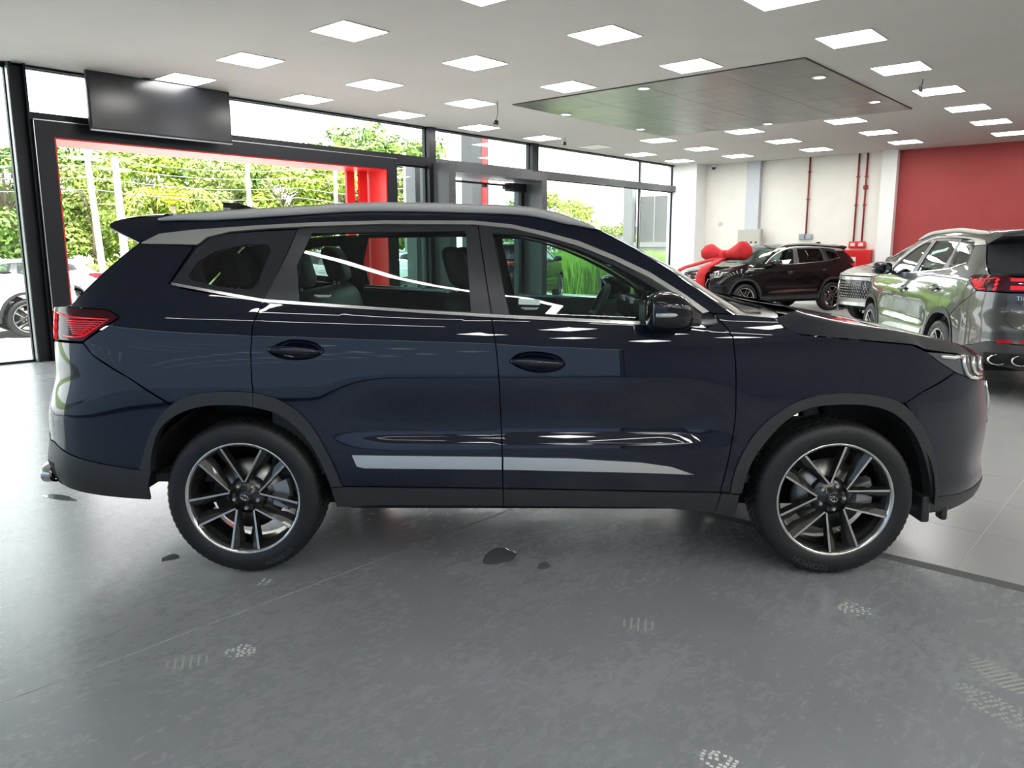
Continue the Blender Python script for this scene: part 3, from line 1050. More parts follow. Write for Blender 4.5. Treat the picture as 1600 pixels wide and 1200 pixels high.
    for a, b in (((-0.010, -0.009), (0, 0.011)), ((0.010, -0.009), (0, 0.011)), ((-0.010, -0.009), (-0.004, -0.009)), ((0.010, -0.009), (0.004, -0.009))):
        cap.tube([em(*a), em(*b)], 0.0013, 5, 1, False)
    cap.build('hub_cap', [M_gloss, M_rimcut], w)
    for k in range(5):
        a = v_ang + PI / 5 + k * 2 * PI / 5
        p = P(0.057, a, 0)
        MB().lathe([(0.0, o * 0.074), (0.008, o * 0.074), (0.0105, o * 0.068), (0.0105, o * 0.05)], 6, 'y', (p.x, 0, p.z), smooth=False).build('lug_nut', M_satin, w)
    MB().lathe([(0.05, o * 0.022), (0.165, o * 0.022), (0.165, o * -0.004), (0.05, o * -0.004)], 48).build('brake_disc', M_disc, w)
    cal = MB()
    arc = [math.radians(d) for d in range(-22, 23, 4)]
    rings = []
    for a in arc:
        rings.append([(r * math.cos(a), o * h, r * math.sin(a)) for r, h in ((0.115, 0.024), (0.125, 0.042), (0.195, 0.042), (0.205, 0.024), (0.205, -0.03), (0.115, -0.03))])
    cal.loft(rings, True, 0, False, True)
    cal.build('brake_caliper', M_calip, w)
    return w

def tread_text(front):
    return [('SCORPION', math.radians(-108), 0.034), ('235/50 R19', math.radians(78), 0.026)] if front else [('235/50 R19', math.radians(80), 0.030), ('SCORPION', math.radians(-60), 0.030)]

# ------------------------------------------------------------------ whole vehicle
def make_suv():
    root = empty('sport_utility_vehicle')
    PT_ = M_navy
    X = lambda pl: list(reversed(pl))
    # --- lower body: doors, wings, quarters
    fd = [p for p in GAP_B if p[1] < 1.19][0:] 
    gb = [(-0.204, 1.18)] + [p for p in GAP_B if p[1] < 1.1]
    rear_door = panel('rear_door', [(-1.223, 1.247), (-1.062, 1.235), (-0.539, 1.2)] + gb + [(-0.878, 0.423)] + X(RA_O[6:12]) + X(GAP_C[3:7]), PT_, root, holes=[smooth_line(HC_R + HC_R[:1], 4)[:-1]])
    front_door = panel('front_door', [(-0.204, 1.18), (0.475, 1.147), (0.74, 1.134), (0.80, 1.162)] + GAP_F[1:] + X(gb)[:-1], PT_, root, holes=[smooth_line(HC_F + HC_F[:1], 4)[:-1]])
    HD = HOOD[0:]
    panel('front_wing', [(0.80, 1.165), (0.777, 1.198)] + HOOD[1:] + [(1.8, 0.972), (1.886, 0.925)] + FB_GAP[1:] + X(FA_O[1:8]) + [(0.864, 0.395), (0.822, 0.397), (0.828, 0.432)] + X(GAP_F[1:7]), PT_, root)
    panel('quarter_panel', [GAP_C[2], (-1.415, 1.278), (-1.594, 1.307), (-1.656, 1.330), (-1.612, 1.410), (-1.566, 1.494), (-1.826, 1.506)] + C_PIL[1:] + [(-2.14, 1.221), (-1.923, 1.214), (-1.863, 1.181), (-2.047, 1.068)] + RB_GAP[1:] + RA_O[4:7] + X(GAP_C[3:7]), PT_, root)
    # --- bumpers wrap round to the other side
    cf, cr = XK + LQ, -XK - LQ
    def wrap(half, c):
        """half outline (q, z) from centre to centre; mirrored to the whole"""
        return half + [(2 * c - q, z) for q, z in reversed(half)]
    Q = lambda pl: [(x_to_q(x, z), z) for x, z in pl]
    gq = lambda y, z: y_to_q(y, z, True)
    rq = lambda y, z: y_to_q(y, z, False)
    # front bumper with grille opening
    low = [(1.838, 0.352), (1.959, 0.348), (2.138, 0.367)]
    fb_top = [(cf, 0.93), (gq(.55, .93), 0.93), (gq(.62, .865), 0.865)] + Q([(2.08, 0.868), (2.001, 0.881), (1.886, 0.925), (1.707, 0.848), (1.628, 0.801)] )
    half = fb_top + Q(FA_O[8:11]) + Q(low) + [(gq(.45, .37), .37), (cf, .37)]
    half = half[1:-1]
    grille = wrap([(gq(.50, .86), .86), (gq(.47, .58), .58), (gq(.40, .52), .52)], cf)
    intake = wrap([(gq(.72, .60), .60), (gq(.70, .44), .44), (gq(.66, .60), .60)], cf)
    panel('front_bumper', wrap(half, cf), PT_, root, unrolled=True, both=False, holes=[grille], g=(0.06, 0.04))
    panel('front_lip', wrap(Q([(1.838, 0.352), (1.959, 0.348), (2.138, 0.367)]) + [(gq(.45, .37), .37), (gq(.45, .24), .24)] + Q([(2.10, 0.285), (1.931, 0.262), (1.80, 0.268), (1.79, 0.352)]), cf), M_clad, root, unrolled=True, both=False, g=(0.06, 0.03), off=0.002)
    gr = panel('grille', grille, M_gloss, root, unrolled=True, both=False, off=-0.03, gap=-0.01, g=(0.08, 0.05), edge=0)[0]
    studs = MB()
    for r in range(6):
        z = 0.550 + r * 0.052
        n = 8
        for i in range(-n, n + 1):
            y = (i + (0.5 if r % 2 else 0)) * 0.062
            if abs(y) > 0.40 + 0.1 * (z - .52) / .34:
                continue
            x, _ = q_to_xy(gq(max(abs(y), 0.002), z), z)
            c = Vector((x - 0.012, y, z))
            studs.add([c + Vector((0.010, 0, 0)), c + Vector((0, 0.021, 0)), c + Vector((0, 0, 0.019)), c + Vector((0, -0.021, 0)), c + Vector((0, 0, -0.019))], [(0, 1, 2), (0, 2, 3), (0, 3, 4), (0, 4, 1)])
    studs.build('grille_studs', M_chrome, gr)['kind'] = 'stuff'
    # front lamps
    for h in panel('headlamp', LAMP_F, M_lens_c, root, off=-0.002, gap=0.003):
        sgn = -1 if h.data.vertices[0].co.y < 0 else 1
        def lamp_pt(x, z, d=0.004):
            q = x_to_q(x, z)
            p = surf(q, z) + surf_n(q, z) * d
            return (p.x, p.y if sgn < 0 else -p.y, p.z)
        for ln in ([(1.93, 0.995), (1.935, 0.955), (1.955, 0.915), (1.985, 0.893), (2.03, 0.884), (2.075, 0.885)], [(2.0, 0.985), (2.0, 0.945), (2.015, 0.915), (2.04, 0.902), (2.075, 0.90)], [(2.06, 0.975), (2.06, 0.93), (2.075, 0.915)], [(1.80, 1.0), (1.88, 0.99), (1.93, 0.993)]):
            MB().tube([lamp_pt(*p) for p in ln], 0.009, 6).build('light_bar', M_drl, h)
    # rear bumper, tailgate, lamps
    tg = [(rq(.66, 1.055), 1.055), (rq(.66, .80), .80), (rq(.60, .73), .73), (rq(.50, .71), .71)]
    half = Q([(-1.633, 0.796)]) + Q([(-1.825, 0.917), (-1.997, 1.014), (-2.047, 1.064), (-2.22, 1.062)]) + tg
    bot = [(rq(.50, .58), .58)] + Q([(-2.256, 0.595), (-2.138, 0.55), (-1.796, 0.498), (-1.765, 0.591), (-1.714, 0.705)])
    out = half + [(2 * cr - q, z) for q, z in reversed(half)] + [(2 * cr - q, z) for q, z in reversed(bot)] + bot
    panel('rear_bumper', out, PT_, root, unrolled=True, both=False, g=(0.06, 0.04))
    low = Q([(-1.796, 0.498), (-2.138, 0.55), (-2.256, 0.595)]) + [(rq(.5, .575), .575)]
    lowb = [(rq(.5, .33), .33)] + Q([(-2.26, 0.385), (-2.19, 0.375), (-1.765, 0.352), (-1.743, 0.49)])
    panel('rear_valance', low + [(2 * cr - q, z) for q, z in reversed(low)] + [(2 * cr - q, z) for q, z in reversed(lowb)] + lowb, M_clad, root, unrolled=True, both=False, g=(0.06, 0.04), off=0.003)
    tgo = tg[0:]
    tail = panel('tailgate', tgo + [(2 * cr - q, z) for q, z in reversed(tgo)], PT_, root, unrolled=True, both=False, g=(0.06, 0.04))[0]
    # lettering on the tailgate, left half
    for body, y0, z0, sz in (('TIGGO', 0.50, 1.005, 0.055), ('hybrid', 0.47, 0.945, 0.05)):
        v, f = text_mesh(body, sz, 0.002)
        vv = []
        for px, py, pz in v:
            y, z = y0 - px, z0 + py
            x, _ = q_to_xy(rq(max(abs(y), .002), z), z)
            vv.append((x - 0.003 - pz, y, z))
        MB().add(vv, f).build('badge_lettering', M_chrome, tail)
    # full width tail lamp
    lt = Q([(-1.863, 1.181), (-1.923, 1.214), (-2.157, 1.224), (-2.26, 1.216)]) + [(rq(.60, 1.205), 1.205)]
    lb = [(rq(.60, 1.065), 1.065)] + Q([(-2.216, 1.070), (-2.047, 1.070)])
    tl = panel('tail_lamp', lt + [(2 * cr - q, z) for q, z in reversed(lt)] + [(2 * cr - q, z) for q, z in reversed(lb)] + lb, M_smoke, root, unrolled=True, both=False, g=(0.05, 0.03), off=0.004)[0]
    def lp(x, z, sg, d=0.007):
        q = x_to_q(x, z)
        p = surf(q, z) + surf_n(q, z) * d
        return (p.x, p.y * -sg, p.z)
    for sg in (-1, 1):
        MB().tube([lp(x, z, sg) for x, z in ((-2.21, 1.192), (-2.16, 1.183), (-2.10, 1.176), (-1.915, 1.170), (-2.035, 1.095), (-2.08, 1.089), (-2.15, 1.091))], 0.0045, 6).build('red_outline', M_redlit, tl)
        for r in range(7):
            z = 1.160 - r * 0.0095
            x1 = -1.94 - r * 0.0165
            MB().tube([lp(x1 - (x1 + 2.135 - 0.006 * r) * t / 6, z + 0.002 * (t % 2), sg, 0.005) for t in range(7)], 0.0033, 5).build('red_bar', M_redlit, tl)
        m = MB()
        for i in range(3):
            z0 = 1.19 - i * 0.04
            m.tube([lp(-2.225, z0, sg, 0.001), lp(-2.215, z0 - 0.035, sg, 0.001)], 0.014, 6)
        m.build('red_side_block', M_redlit, tl)
    m = MB()
    for y0, y1, z0, z1 in ((-.64, .64, 1.165, 1.195), (-.64, .64, 1.085, 1.125)):
        rows = []
        for i in range(25):
            y = y0 + (y1 - y0) * i / 24
            x = q_to_xy(rq(max(abs(y), .002), z0), z0)[0]
            rows.append([(x - 0.007, y, z0), (x - 0.007, y, z1)])
        m.loft(rows, False)
    m.build('red_light_band', M_redlit, tl)
    m = MB()
    m.tube([(q_to_xy(rq(max(abs(y), .002), 1.145), 1.145)[0] - 0.008, y, 1.145) for y in [-.58 + 1.16 * i / 24 for i in range(25)]], 0.008, 6)
    m.build('chrome_bar', M_chrome, tl)
    for sg in (-1, 1):      # reflectors and tail pipes
        for y0, y1 in ((.34, .55), (.60, .72)):
            m = MB()
            rows = []
            for i in range(7):
                y = y0 + (y1 - y0) * i / 6
                x = q_to_xy(rq(y, .60), .60)[0]
                rows.append([(x - 0.006, sg * y, .588), (x - 0.006, sg * y, .618)])
            m.loft(rows, False)
            m.build('rear_reflector', mat('red_reflector', (0.42, 0.008, 0.014), 0.2), root)
        for y in (.52, .70):
            x = q_to_xy(rq(y, .44), .44)[0] + 0.008
            rr = []
            for rad, d in ((.8, .03), (.95, -.010), (1.0, -.014), (1.08, -.010), (1.05, .03)):
                rr.append([(x + d, sg * y + 0.078 * rad * math.cos(a), .43 + 0.048 * rad * math.sin(a)) for a in [2 * PI * k / 28 for k in range(28)]])
            MB().loft(rr, True).build('tail_pipe', [M_chrome], root)
            MB().add([(x + .01, sg * y + 0.066 * math.cos(a), .43 + 0.04 * math.sin(a)) for a in [2 * PI * k / 28 for k in range(28)]], [tuple(range(28))]).build('pipe_mouth', M_under, root)
    for pl in ([(rq(.80, .495), .495), (rq(.78, .385), .385), (rq(.40, .375), .375), (rq(.36, .495), .495)],):
        panel('dark_recess_panel', pl, M_under, root, unrolled=True, off=0.0045, thick=0.002, gap=0, g=(0.06, 0.04))  # flat black panel painted as the shaded recess round the pipes
    # --- grey plastic cladding
    panel('wheel_arch_trim', smooth_line(FA_O, 4) + X(smooth_line(FA_I, 4)), M_clad, root, off=0.010, thick=0.05, gap=0.001, g=(0.05, 0.03))
    ro, ri = smooth_line(RA_O, 4), smooth_line(RA_I, 4)
    ra1 = ro[:25] + X(ri[:25])
    ra2 = ro[24:] + X(ri[24:])
    panel('wheel_arch_trim', ra1, M_clad, root, off=0.010, thick=0.05, gap=0.001, g=(0.05, 0.03))
    for d, s in zip(rear_door, panel('arch_trim', ra2, M_clad, None, off=0.010, thick=0.05, gap=0.001, g=(0.05, 0.03))):
        s.parent = d
    for d, s in zip(rear_door, panel('door_cladding', [(-0.933, 0.421), (-0.878, 0.423), (-0.155, 0.415), (-0.154, 0.331), (-0.698, 0.333), (-0.795, 0.328), (-0.912, 0.322)], M_clad, None, off=0.012)):
        s.parent = d
    for d, s in zip(front_door, panel('door_cladding', [(-0.155, 0.415), (0.822, 0.397), (0.801, 0.298), (0.535, 0.326), (-0.154, 0.331)], M_clad, None, off=0.012)):
        s.parent = d
    panel('sill_end', [(0.822, 0.397), (0.907, 0.391), (0.9, 0.292), (0.801, 0.295)], M_clad, root, off=0.012)
    # door strips and handles
    for d, s in zip(rear_door, panel('chrome_strip', strip_r(), M_chrome, None, off=0.010, g=(0.05, 0.02), edge=0.008)):
        s.parent = d
    for d, s in zip(front_door, panel('chrome_strip', strip_f(), M_chrome, None, off=0.010, g=(0.05, 0.02), edge=0.008)):
        s.parent = d
    def handle(doors, xc, zc, L, outline):
        ol = smooth_line(outline + outline[:1], 4)[:-1]
        ox, oz = sum(p[0] for p in ol) / len(ol), sum(p[1] for p in ol) / len(ol)
        for d, sg in zip(doors, (-1, 1)):
            rr = []
            for sc, dp in ((1.03, .0015), (1.0, .0005), (.96, -.004), (.88, -.011), (.7, -.017), (.4, -.020), (.05, -.021)):
                rr.append([(ox + (x - ox) * sc, sg * (hw(ox + (x - ox) * sc, oz + (z - oz) * sc) + dp), oz + (z - oz) * sc) for x, z in ol])
            MB().loft(rr, True).build('handle_cup', PT_, d)
        for d, sg in zip(doors, (-1, 1)):
            rows = []
            for i in range(17):
                t = i / 16
                x = xc - L / 2 + L * t
                b = math.sin(PI * min(max(t, 0.02), 0.98)) ** 0.35
                zz = zc - 0.006 * (t - .5) * 2
                y0 = hw(x, zz)
                hh, dd = 0.021 * b, 0.015 * b
                ctr = y0 + 0.012 + 0.022 * b
                rows.append([(x, sg * (ctr + dd * math.cos(a)), zz + hh * math.sin(a)) for a in [2 * PI * k / 14 for k in range(14)]])
            MB().loft(rows, True, caps=True).build('door_handle', PT_, d)
            MB().rbox((xc - L * .42, sg * (hw(xc, zc) - .01), zc - .012), (xc - L * .28, sg * (hw(xc, zc) + .024), zc + .012), .006).build('handle_mount', M_gloss, d)
    handle(rear_door, -1.075, 1.040, 0.235, HC_R)
    handle(front_door, -0.003, 0.987, 0.235, HC_F)
    # --- glasshouse
    rf = panel('window_frame', [(-1.219, 1.262), (-1.062, 1.249), (-0.539, 1.213), (-0.204, 1.194)] + [(-0.271, 1.587), (-0.704, 1.591), (-1.056, 1.58), (-1.1, 1.576), (-1.132, 1.474)], M_pillar, None, holes=[R_GL], off=-0.003)
    for d, s in zip(rear_door, rf):
        s.parent = d
    ff = panel('window_frame', [(-0.204, 1.194), (0.475, 1.162), (0.715, 1.149), (0.726, 1.196)] + X(CH_B[7:14]) + [(-0.271, 1.587)], M_pillar, None, holes=[F_GL], off=-0.003)
    for d, s in zip(front_door, ff):
        s.parent = d
    for d, s in zip(rear_door, panel('door_glass', R_GL, M_cglass, None, off=-0.012, thick=0.0, gap=-0.006, edge=0)):
        s.parent = d
    for d, s in zip(front_door, panel('door_glass', F_GL, M_cglass, None, off=-0.012, thick=0.0, gap=-0.006, edge=0)):
        s.parent = d
    for d, (x0, z0), sg in ((rear_door[0], (-0.96, 1.272), -1), (front_door[0], (-0.035, 1.217), -1)):
        v, f = text_mesh('*TB000064*', 0.0155, 0.0002)
        MB().add([(x0 + px, -hw(x0 + px, z0 + py) + 0.0105 - pz, z0 + py) for px, py, pz in v], f).build('glass_print', mat('white_print', (0.85, 0.85, 0.85), 0.5), d)
    MB().add([(x, -hw(x, z) + 0.0105, z) for x, z in ((-0.085, 1.235), (0.01, 1.232), (0.01, 1.256), (-0.085, 1.259))], [(0, 1, 2, 3)]).build('paper_label', mat('pale_label', (0.6, 0.75, 0.68), 0.6), front_door[0])
    qg = panel('quarter_window', Q_GL, M_frit, root, holes=[Q_CL], off=-0.004, gap=0.003)
    for d, s in zip(qg, panel('clear_pane', Q_CL, glass('privacy_glass', (0.30, 0.34, 0.33)), None, off=-0.006, thick=0, gap=-0.004, edge=0)):
        s.parent = d
    panel('window_trim', CH_T + X(CH_B), M_satin, root, off=0.004, gap=0.0005, g=(0.05, 0.012), edge=0.003)
    panel('sill_trim', SILL_T + X(SILL_B), M_chrome, root, off=0.004, gap=0.0005, g=(0.05, 0.012), edge=0.003)
    panel('roof_side', smooth_line(R_EDGE, 2) + A_PIL[1:] + [(0.777, 1.198)] + X(CH_T), PT_, root, gap=0.0008, thick=0.03)
    panel('spoiler_side', SPOIL, PT_, root, gap=0.001, thick=0.02)
    # --- skins across the car
    sl = smooth_line(R_EDGE, 3)
    rows = [(x, z, hw(x, z, .004), 0.0, 0.028) for x, z in sl]
    rows = [(r[0], r[1], r[2], r[3], .028 - .016 * sstep(-.2, .287, r[0])) for r in rows]
    span('roof', [(r[0], r[1], r[2], 0.03 * sstep(-.1, .287, r[0]) - .06 * (1 - sstep(-1.73, -1.2, r[0])), r[4]) for r in rows], PT_, root, k=3)
    ap = smooth_line(A_PIL, 3)
    span('windscreen', [(x + .006, z - .006, hw(x, z, .008), 0.03 + .14 * i / (len(ap) - 1), 0.012 * (1 - i / (len(ap) - 1))) for i, (x, z) in enumerate(ap)], M_cglass, root, k=2.4)
    span('cowl', [(.855, 1.188, .84, .17, .0), (.90, 1.170, .84, .18, .0), (.98, 1.160, .83, .18, .01), (1.06, 1.150, .82, .16, .03)], M_gloss, root)
    zc = [(1.0, 1.213), (1.155, 1.194), (1.4, 1.159), (1.65, 1.119), (1.86, 1.076), (2.05, 1.022), (2.15, .982), (2.20, .948)]
    zt = _tan(zc)
    hl = smooth_line([(1.045, 1.176), (1.085, 1.138), (1.155, 1.108), (1.401, 1.085), (1.65, 1.060), (1.722, 1.036), (1.859, 1.014), (2.079, 0.980), (2.155, .955), (2.19, .938)], 4)
    span('bonnet', [(x, z, hw(x, z, .004), .15 * (1 - sstep(1.0, 1.45, x)) + .03, max(herm(min(x + .03, 2.2), zc, zt) - z, .004)) for x, z in hl], PT_, root, n=64, k=99)
    # wipers
    for y in (-.35, .25):
        MB().tube([(1.13, y, 1.185), (1.08, y + .12, 1.195), (1.0, y + .42, 1.225)], .009, 6).build('wiper', M_under, root)
    # tailgate glass and spoiler
    cpl = smooth_line([(-1.79, 1.545)] + C_PIL, 4)
    rg = span('rear_window', [(x - .004, z, hw(x, z, .012), -.11, 0.0) for x, z in cpl], M_frit, root, k=2.4)
    span('tailgate_upper', [(-2.120, 1.238, hw(-2.12, 1.238, .006), -.14, 0), (-2.14, 1.228, hw(-2.14, 1.228, .006), -.17, 0), (-2.155, 1.218, hw(-2.15, 1.218, .008), -.185, 0)], PT_, root, k=2.6)
    sp = [(-1.739, 1.632, .03), (-1.85, 1.630, .028), (-1.94, 1.618, .025), (-1.983, 1.602, .018), (-1.988, 1.588, .012), (-1.975, 1.577, .010), (-1.83, 1.520, .012), (-1.745, 1.552, .02)]
    span('roof_spoiler', [(x, z, hw(x, z, .004), -.10, bz) for x, z, bz in sp], PT_, root, closed=True, k=3)
    # roof rails
    RT = [(-1.748, 1.618), (-1.611, 1.641), (-1.339, 1.659), (-1.069, 1.676), (-0.824, 1.689), (-0.562, 1.688), (-0.294, 1.680), (-0.089, 1.671), (0.047, 1.650), (0.163, 1.614), (0.262, 1.574)]
    for sg in (-1, 1):
        rows = []
        sm = smooth_line(RT, 4)
        for i, (x, z) in enumerate(sm):
            t = i / (len(sm) - 1)
            e = min(1, 7 * t, 7 * (1 - t))
            y = hw(x, z - .03 * e) + .004
            a, b = .019, .006 + .016 * e
            rows.append([(x, sg * (y + a * math.copysign(abs(math.cos(k)) ** .6, math.cos(k))), z - b + .004 + b * math.copysign(abs(math.sin(k)) ** .6, math.sin(k))) for k in [2 * PI * j / 16 for j in range(16)]])
        MB().loft(rows, True, caps=True).build('roof_rail', M_rail, root)
    MB().loft([[(-1.55 + .10 * s, -.02 * s, 1.675), (-1.68, -.028 * s, 1.672), (-1.68, .028 * s, 1.672), (-1.55 + .10 * s, .02 * s, 1.675)] if h == 0 else
               [(-1.63 + .03 * s, -.006, 1.725), (-1.685, -.008, 1.728), (-1.685, .008, 1.728), (-1.63 + .03 * s, .006, 1.725)] for h, s in ((0, 1), (1, 1))], True, caps=True).build('shark_fin_aerial', M_gloss, root)
    # --- door mirrors
    mo = smooth_line([(0.457, 1.254), (0.467, 1.283), (0.511, 1.302), (0.577, 1.296), (0.631, 1.262), (0.650, 1.208), (0.640, 1.160), (0.60, 1.141), (0.479, 1.145), (0.458, 1.175), (0.457, 1.254)], 4)[:-1]
    cx, cz = 0.545, 1.222
    for sg in (-1, 1):
        rows = []
        for y, s, dx in ((.905, .72, .02), (.92, .86, .015), (.95, .97, .006), (1.0, 1.0, 0), (1.05, .985, -.004), (1.09, .92, -.008), (1.115, .80, -.012), (1.13, .58, -.015), (1.136, .25, -.016)):
            rows.append([(cx + (x - cx) * s + dx, sg * y, cz + (z - cz) * s) for x, z in mo])
        mr = MB().loft(rows, True, caps=True).build('door_mirror', [M_gloss], root)
        MB().rbox((.60, sg * .84, 1.150), (.695, sg * .99, 1.185), .015).build('mirror_foot', M_clad, mr)
        MB().add([(.459, sg * (1.02 + u), cz + w_) for u, w_ in [(.085 * math.cos(a), .062 * math.sin(a)) for a in [2 * PI * k / 24 for k in range(24)]]], [tuple(range(24))]).build('mirror_pane', M_mirror, mr)
        ind = MB()
        ind.tube([(.475, sg * 1.128, 1.210), (.53, sg * 1.137, 1.212), (.60, sg * 1.110, 1.213)], .010, 8)
        ind.build('indicator', M_amber, mr)
        # black sail in the front corner of the door window
    panel('mirror_sail', [(.668, 1.232), (.70, 1.140), (.795, 1.150), (.778, 1.192), (.735, 1.205)], M_gloss, root, off=-0.004, gap=0, edge=0)
    for sg in (-1, 1):
        MB().tube([lp(x, z, sg, .003) for x, z in ((2.165, .845), (2.195, .76), (2.215, .70), (2.20, .64))], [.004, .011, .011, .003], 8).build('nose_accent', M_chrome, root)
    # --- inner shell behind the panel gaps, wheel housings, floor
    sh_o = [(-1.223, 1.24), (-0.2, 1.17), (.74, 1.125), (1.03, 1.12), (1.6, 1.03), (1.72, 1.0), (1.83, .93), (1.70, .84)] + X(FA_O[1:8]) + [(.862, .40), (.80, .30), (-.9, .33), (-.878, .42)] + X(RA_O[3:12]) + [(-1.825, .90), (-2.03, 1.05), (-1.87, 1.17), (-1.93, 1.2), (-2.09, 1.22), (-1.82, 1.48), (-1.6, 1.46), (-1.66, 1.33)]
    panel('inner_shell', sh_o, M_under, root, off=-0.03, thick=0.0, edge=0, g=(0.12, 0.1))
    for pl in ([(-.31, 1.585), (-.25, 1.16), (-.11, 1.16), (-.20, 1.585)], [(-1.19, 1.575), (-1.32, 1.22), (-1.10, 1.22), (-1.06, 1.575)], [(-1.80, 1.49), (-1.76, 1.545), (-1.47, 1.56), (-1.535, 1.44), (-1.63, 1.30), (-1.72, 1.34)]):
        panel('inner_pillar', pl, M_trimin, root, off=-0.03, thick=0.02, edge=0, g=(0.1, 0.1))
    for sg in (-1, 1):
        for wx in (-1.355, 1.355):
            rows = []
            for a in [math.radians(d) for d in range(-4, 185, 9)]:
                rows.append([(wx + .445 * math.cos(a), sg * y, .36 + .445 * math.sin(a)) for y in (.50, .89)])
            MB().loft(rows, False).build('wheel_housing', M_under, root)
    ub = MB().box((-1.75, -.60, .24), (1.75, .60, .42))
    ub.box((-.86, -.86, .30), (.80, .86, .44))
    ub.build('underbody', M_under, root)
    MB().box((-2.22, -.7, .36), (-1.85, .7, 1.0)).build('boot_floor', M_under, root)
    MB().box((1.8, -.6, .36), (2.08, .6, .9)).build('front_carrier', M_under, root)
    MB().rbox((1.76, -.86, .235), (1.80, -.70, .36), .01).build('air_deflector', M_clad, root)
    MB().rbox((1.76, .70, .235), (1.80, .86, .36), .01).build('air_deflector', M_clad, root)
    MB().rbox((1.885, -.80, .225), (1.915, -.74, .30), .01).build('tow_guide', M_clad, root)
    # --- cabin
    MB().box((-1.95, -.78, .40), (1.0, .78, .44)).build('cabin_floor', M_trimin, root)
    for sg in (-1, 1):
        MB().loft([[(x, sg * (hw(x, z) - d), z) for x, z, d in ((xx, .45, .10), (xx, .9, .12), (xx, 1.12 - .03 * xx, .09), (xx, 1.17 - .035 * xx, .05))] for xx in (-1.22, -.7, -.2, .3, .72)], False).build('door_card', M_trimin, root)
    span('headlining', [(x, z - .035, hw(x, z, .03), 0.0, .045) for x, z in R_EDGE], M_liner, root)
    dash = MB()
    dash.loft([[(.42, y, .80), (.50, y, 1.02), (.56, y, 1.10), (.66, y, 1.135), (.95, y, 1.15), (.95, y, .8)] for y in (-.76, -.4, 0, .4, .76)], True, caps=True)
    dash.build('dashboard', M_trimin, root)
    MB().rbox((.50, -.30, 1.10), (.53, .42, 1.22), .01).build('dash_screen', M_gloss, root)
    sw = MB()
    c, ax = Vector((.36, .38, 1.09)), Vector((-.90, 0, .44))
    e1, e2 = Vector((0, 1, 0)), ax.cross(Vector((0, 1, 0))).normalized()
    ring = [c + (e1 * math.cos(t) + e2 * math.sin(t)) * .185 for t in [2 * PI * k / 40 for k in range(41)]]
    sw.tube(ring, .016, 8, caps=False)
    for t in (0, PI, -PI / 2):
        sw.tube([c - ax.normalized() * .02, c + (e1 * math.cos(t) + e2 * math.sin(t)) * .18], .016, 6)
    sw.tube([c, c - ax.normalized() * .25], .03, 8)
    sw.build('steering_wheel', M_trimin, root)
    def seat(x, y, w, base=.45, row=0, back=.62):
        e = empty('seat', (x, y, base))
        e.parent = root
        lean = .28
        MB().rbox((-.02, -w / 2, .12), (.50, w / 2, .30), .06, 4).build('cushion', M_seat, e)
        MB().rbox((-.09, -w / 2, .20), (.08, w / 2, .20 + back), .06, 4, xf=lambda p: (p.x - (p.z - .2) * lean, p.y * (1 - .12 * max(0, (p.z - .5) / .4)), p.z)).build('backrest', M_seat, e)
        for yy in ((0,) if w < .7 else (-w / 4 - .08, w / 4 + .08)):
            MB().rbox((-.06, yy - .13, .22 + back), (.05, yy + .13, .42 + back), .05, 4, xf=lambda p: (p.x - (p.z - .2) * lean + .03, p.y, p.z)).build('headrest', M_seat, e)
            MB().tube([(-back * lean, yy - .05, .12 + back), (-back * lean - .02, yy - .05, .28 + back)], .008, 6).tube([(-back * lean, yy + .05, .12 + back), (-back * lean - .02, yy + .05, .28 + back)], .008, 6).build('headrest_post', M_steel, e)
    for y in (-.38, .38):
        seat(-.21, y, .52)
    seat(-1.0, 0, 1.30)
    seat(-1.62, 0, 1.05, .52, back=.52)
    MB().tube([(.50, 0.0, 1.50), (.43, 0.0, 1.43)], .012, 6).rbox((.40, -.12, 1.385), (.43, .12, 1.445), .012).build('inner_mirror', M_gloss, root)
    # --- wheels
    for sg in (-1, 1):
        make_wheel(root, -1.34, sg, math.radians(89), tread_text(False))
        make_wheel(root, 1.34, sg, math.radians(103.5), tread_text(True))
    return root

suv = make_suv()
CAR_ANG = math.atan2(-0.7632, 0.6461)
suv.location = (3.327, 2.730, 0)
suv.rotation_euler = (0, 0, CAR_ANG)
tag(suv, 'dark navy blue seven-seat SUV parked side-on across the dark floor', 'car')
# ------------------------------------------------------------------ other cars, copies of the same body in other paints
def paint(name, col, rough=0.35, metal=0.4):
    return mat(name, col, rough, metal, 1.0, 0.012, spec=0.1)
def other(label, loc, ang, col, name, sx=1.0, sy=1.0, sz=1.0, extra=None, metal=0.4, kind='sport_utility_vehicle'):
    rm = {'navy_paint': paint(name, col, metal=metal)}
    if extra:
        rm.update(extra)
    c = copy_tree(suv, None, rm)
    c.name = kind
    c.location = (*loc, 0 if loc[1] < FY and loc[0] < WX else -0.03)
    c.rotation_euler = (0, 0, ang)
    c.scale = (sx, sy, sz)
    tag(c, label, 'car')
    return c
def drop(car, names):
    for ch in list(car.children):
        if ch.name.split('.')[0] in names:
            for g in list(ch.children):
                bpy.data.objects.remove(g)
            bpy.data.objects.remove(ch)
grey_suv = other('dark grey metallic SUV with twin tail pipes and red light bar before the red wall', (10.92, 1.94), 0.54, (0.085, 0.084, 0.08), 'graphite_paint', metal=0.8)
black_suv = other('black SUV with a red gift bow on its bonnet by the cream wall', (18.38, 7.85), 2.66, (0.004, 0.004, 0.005), 'black_paint', 0.94, 0.94, 0.94, metal=0.0)
nose_suv = other('silver grey SUV with studded grille half hidden behind the dark grey SUV', (17.75, 3.75), 2.56, (0.30, 0.30, 0.28), 'silver_paint', metal=0.8)
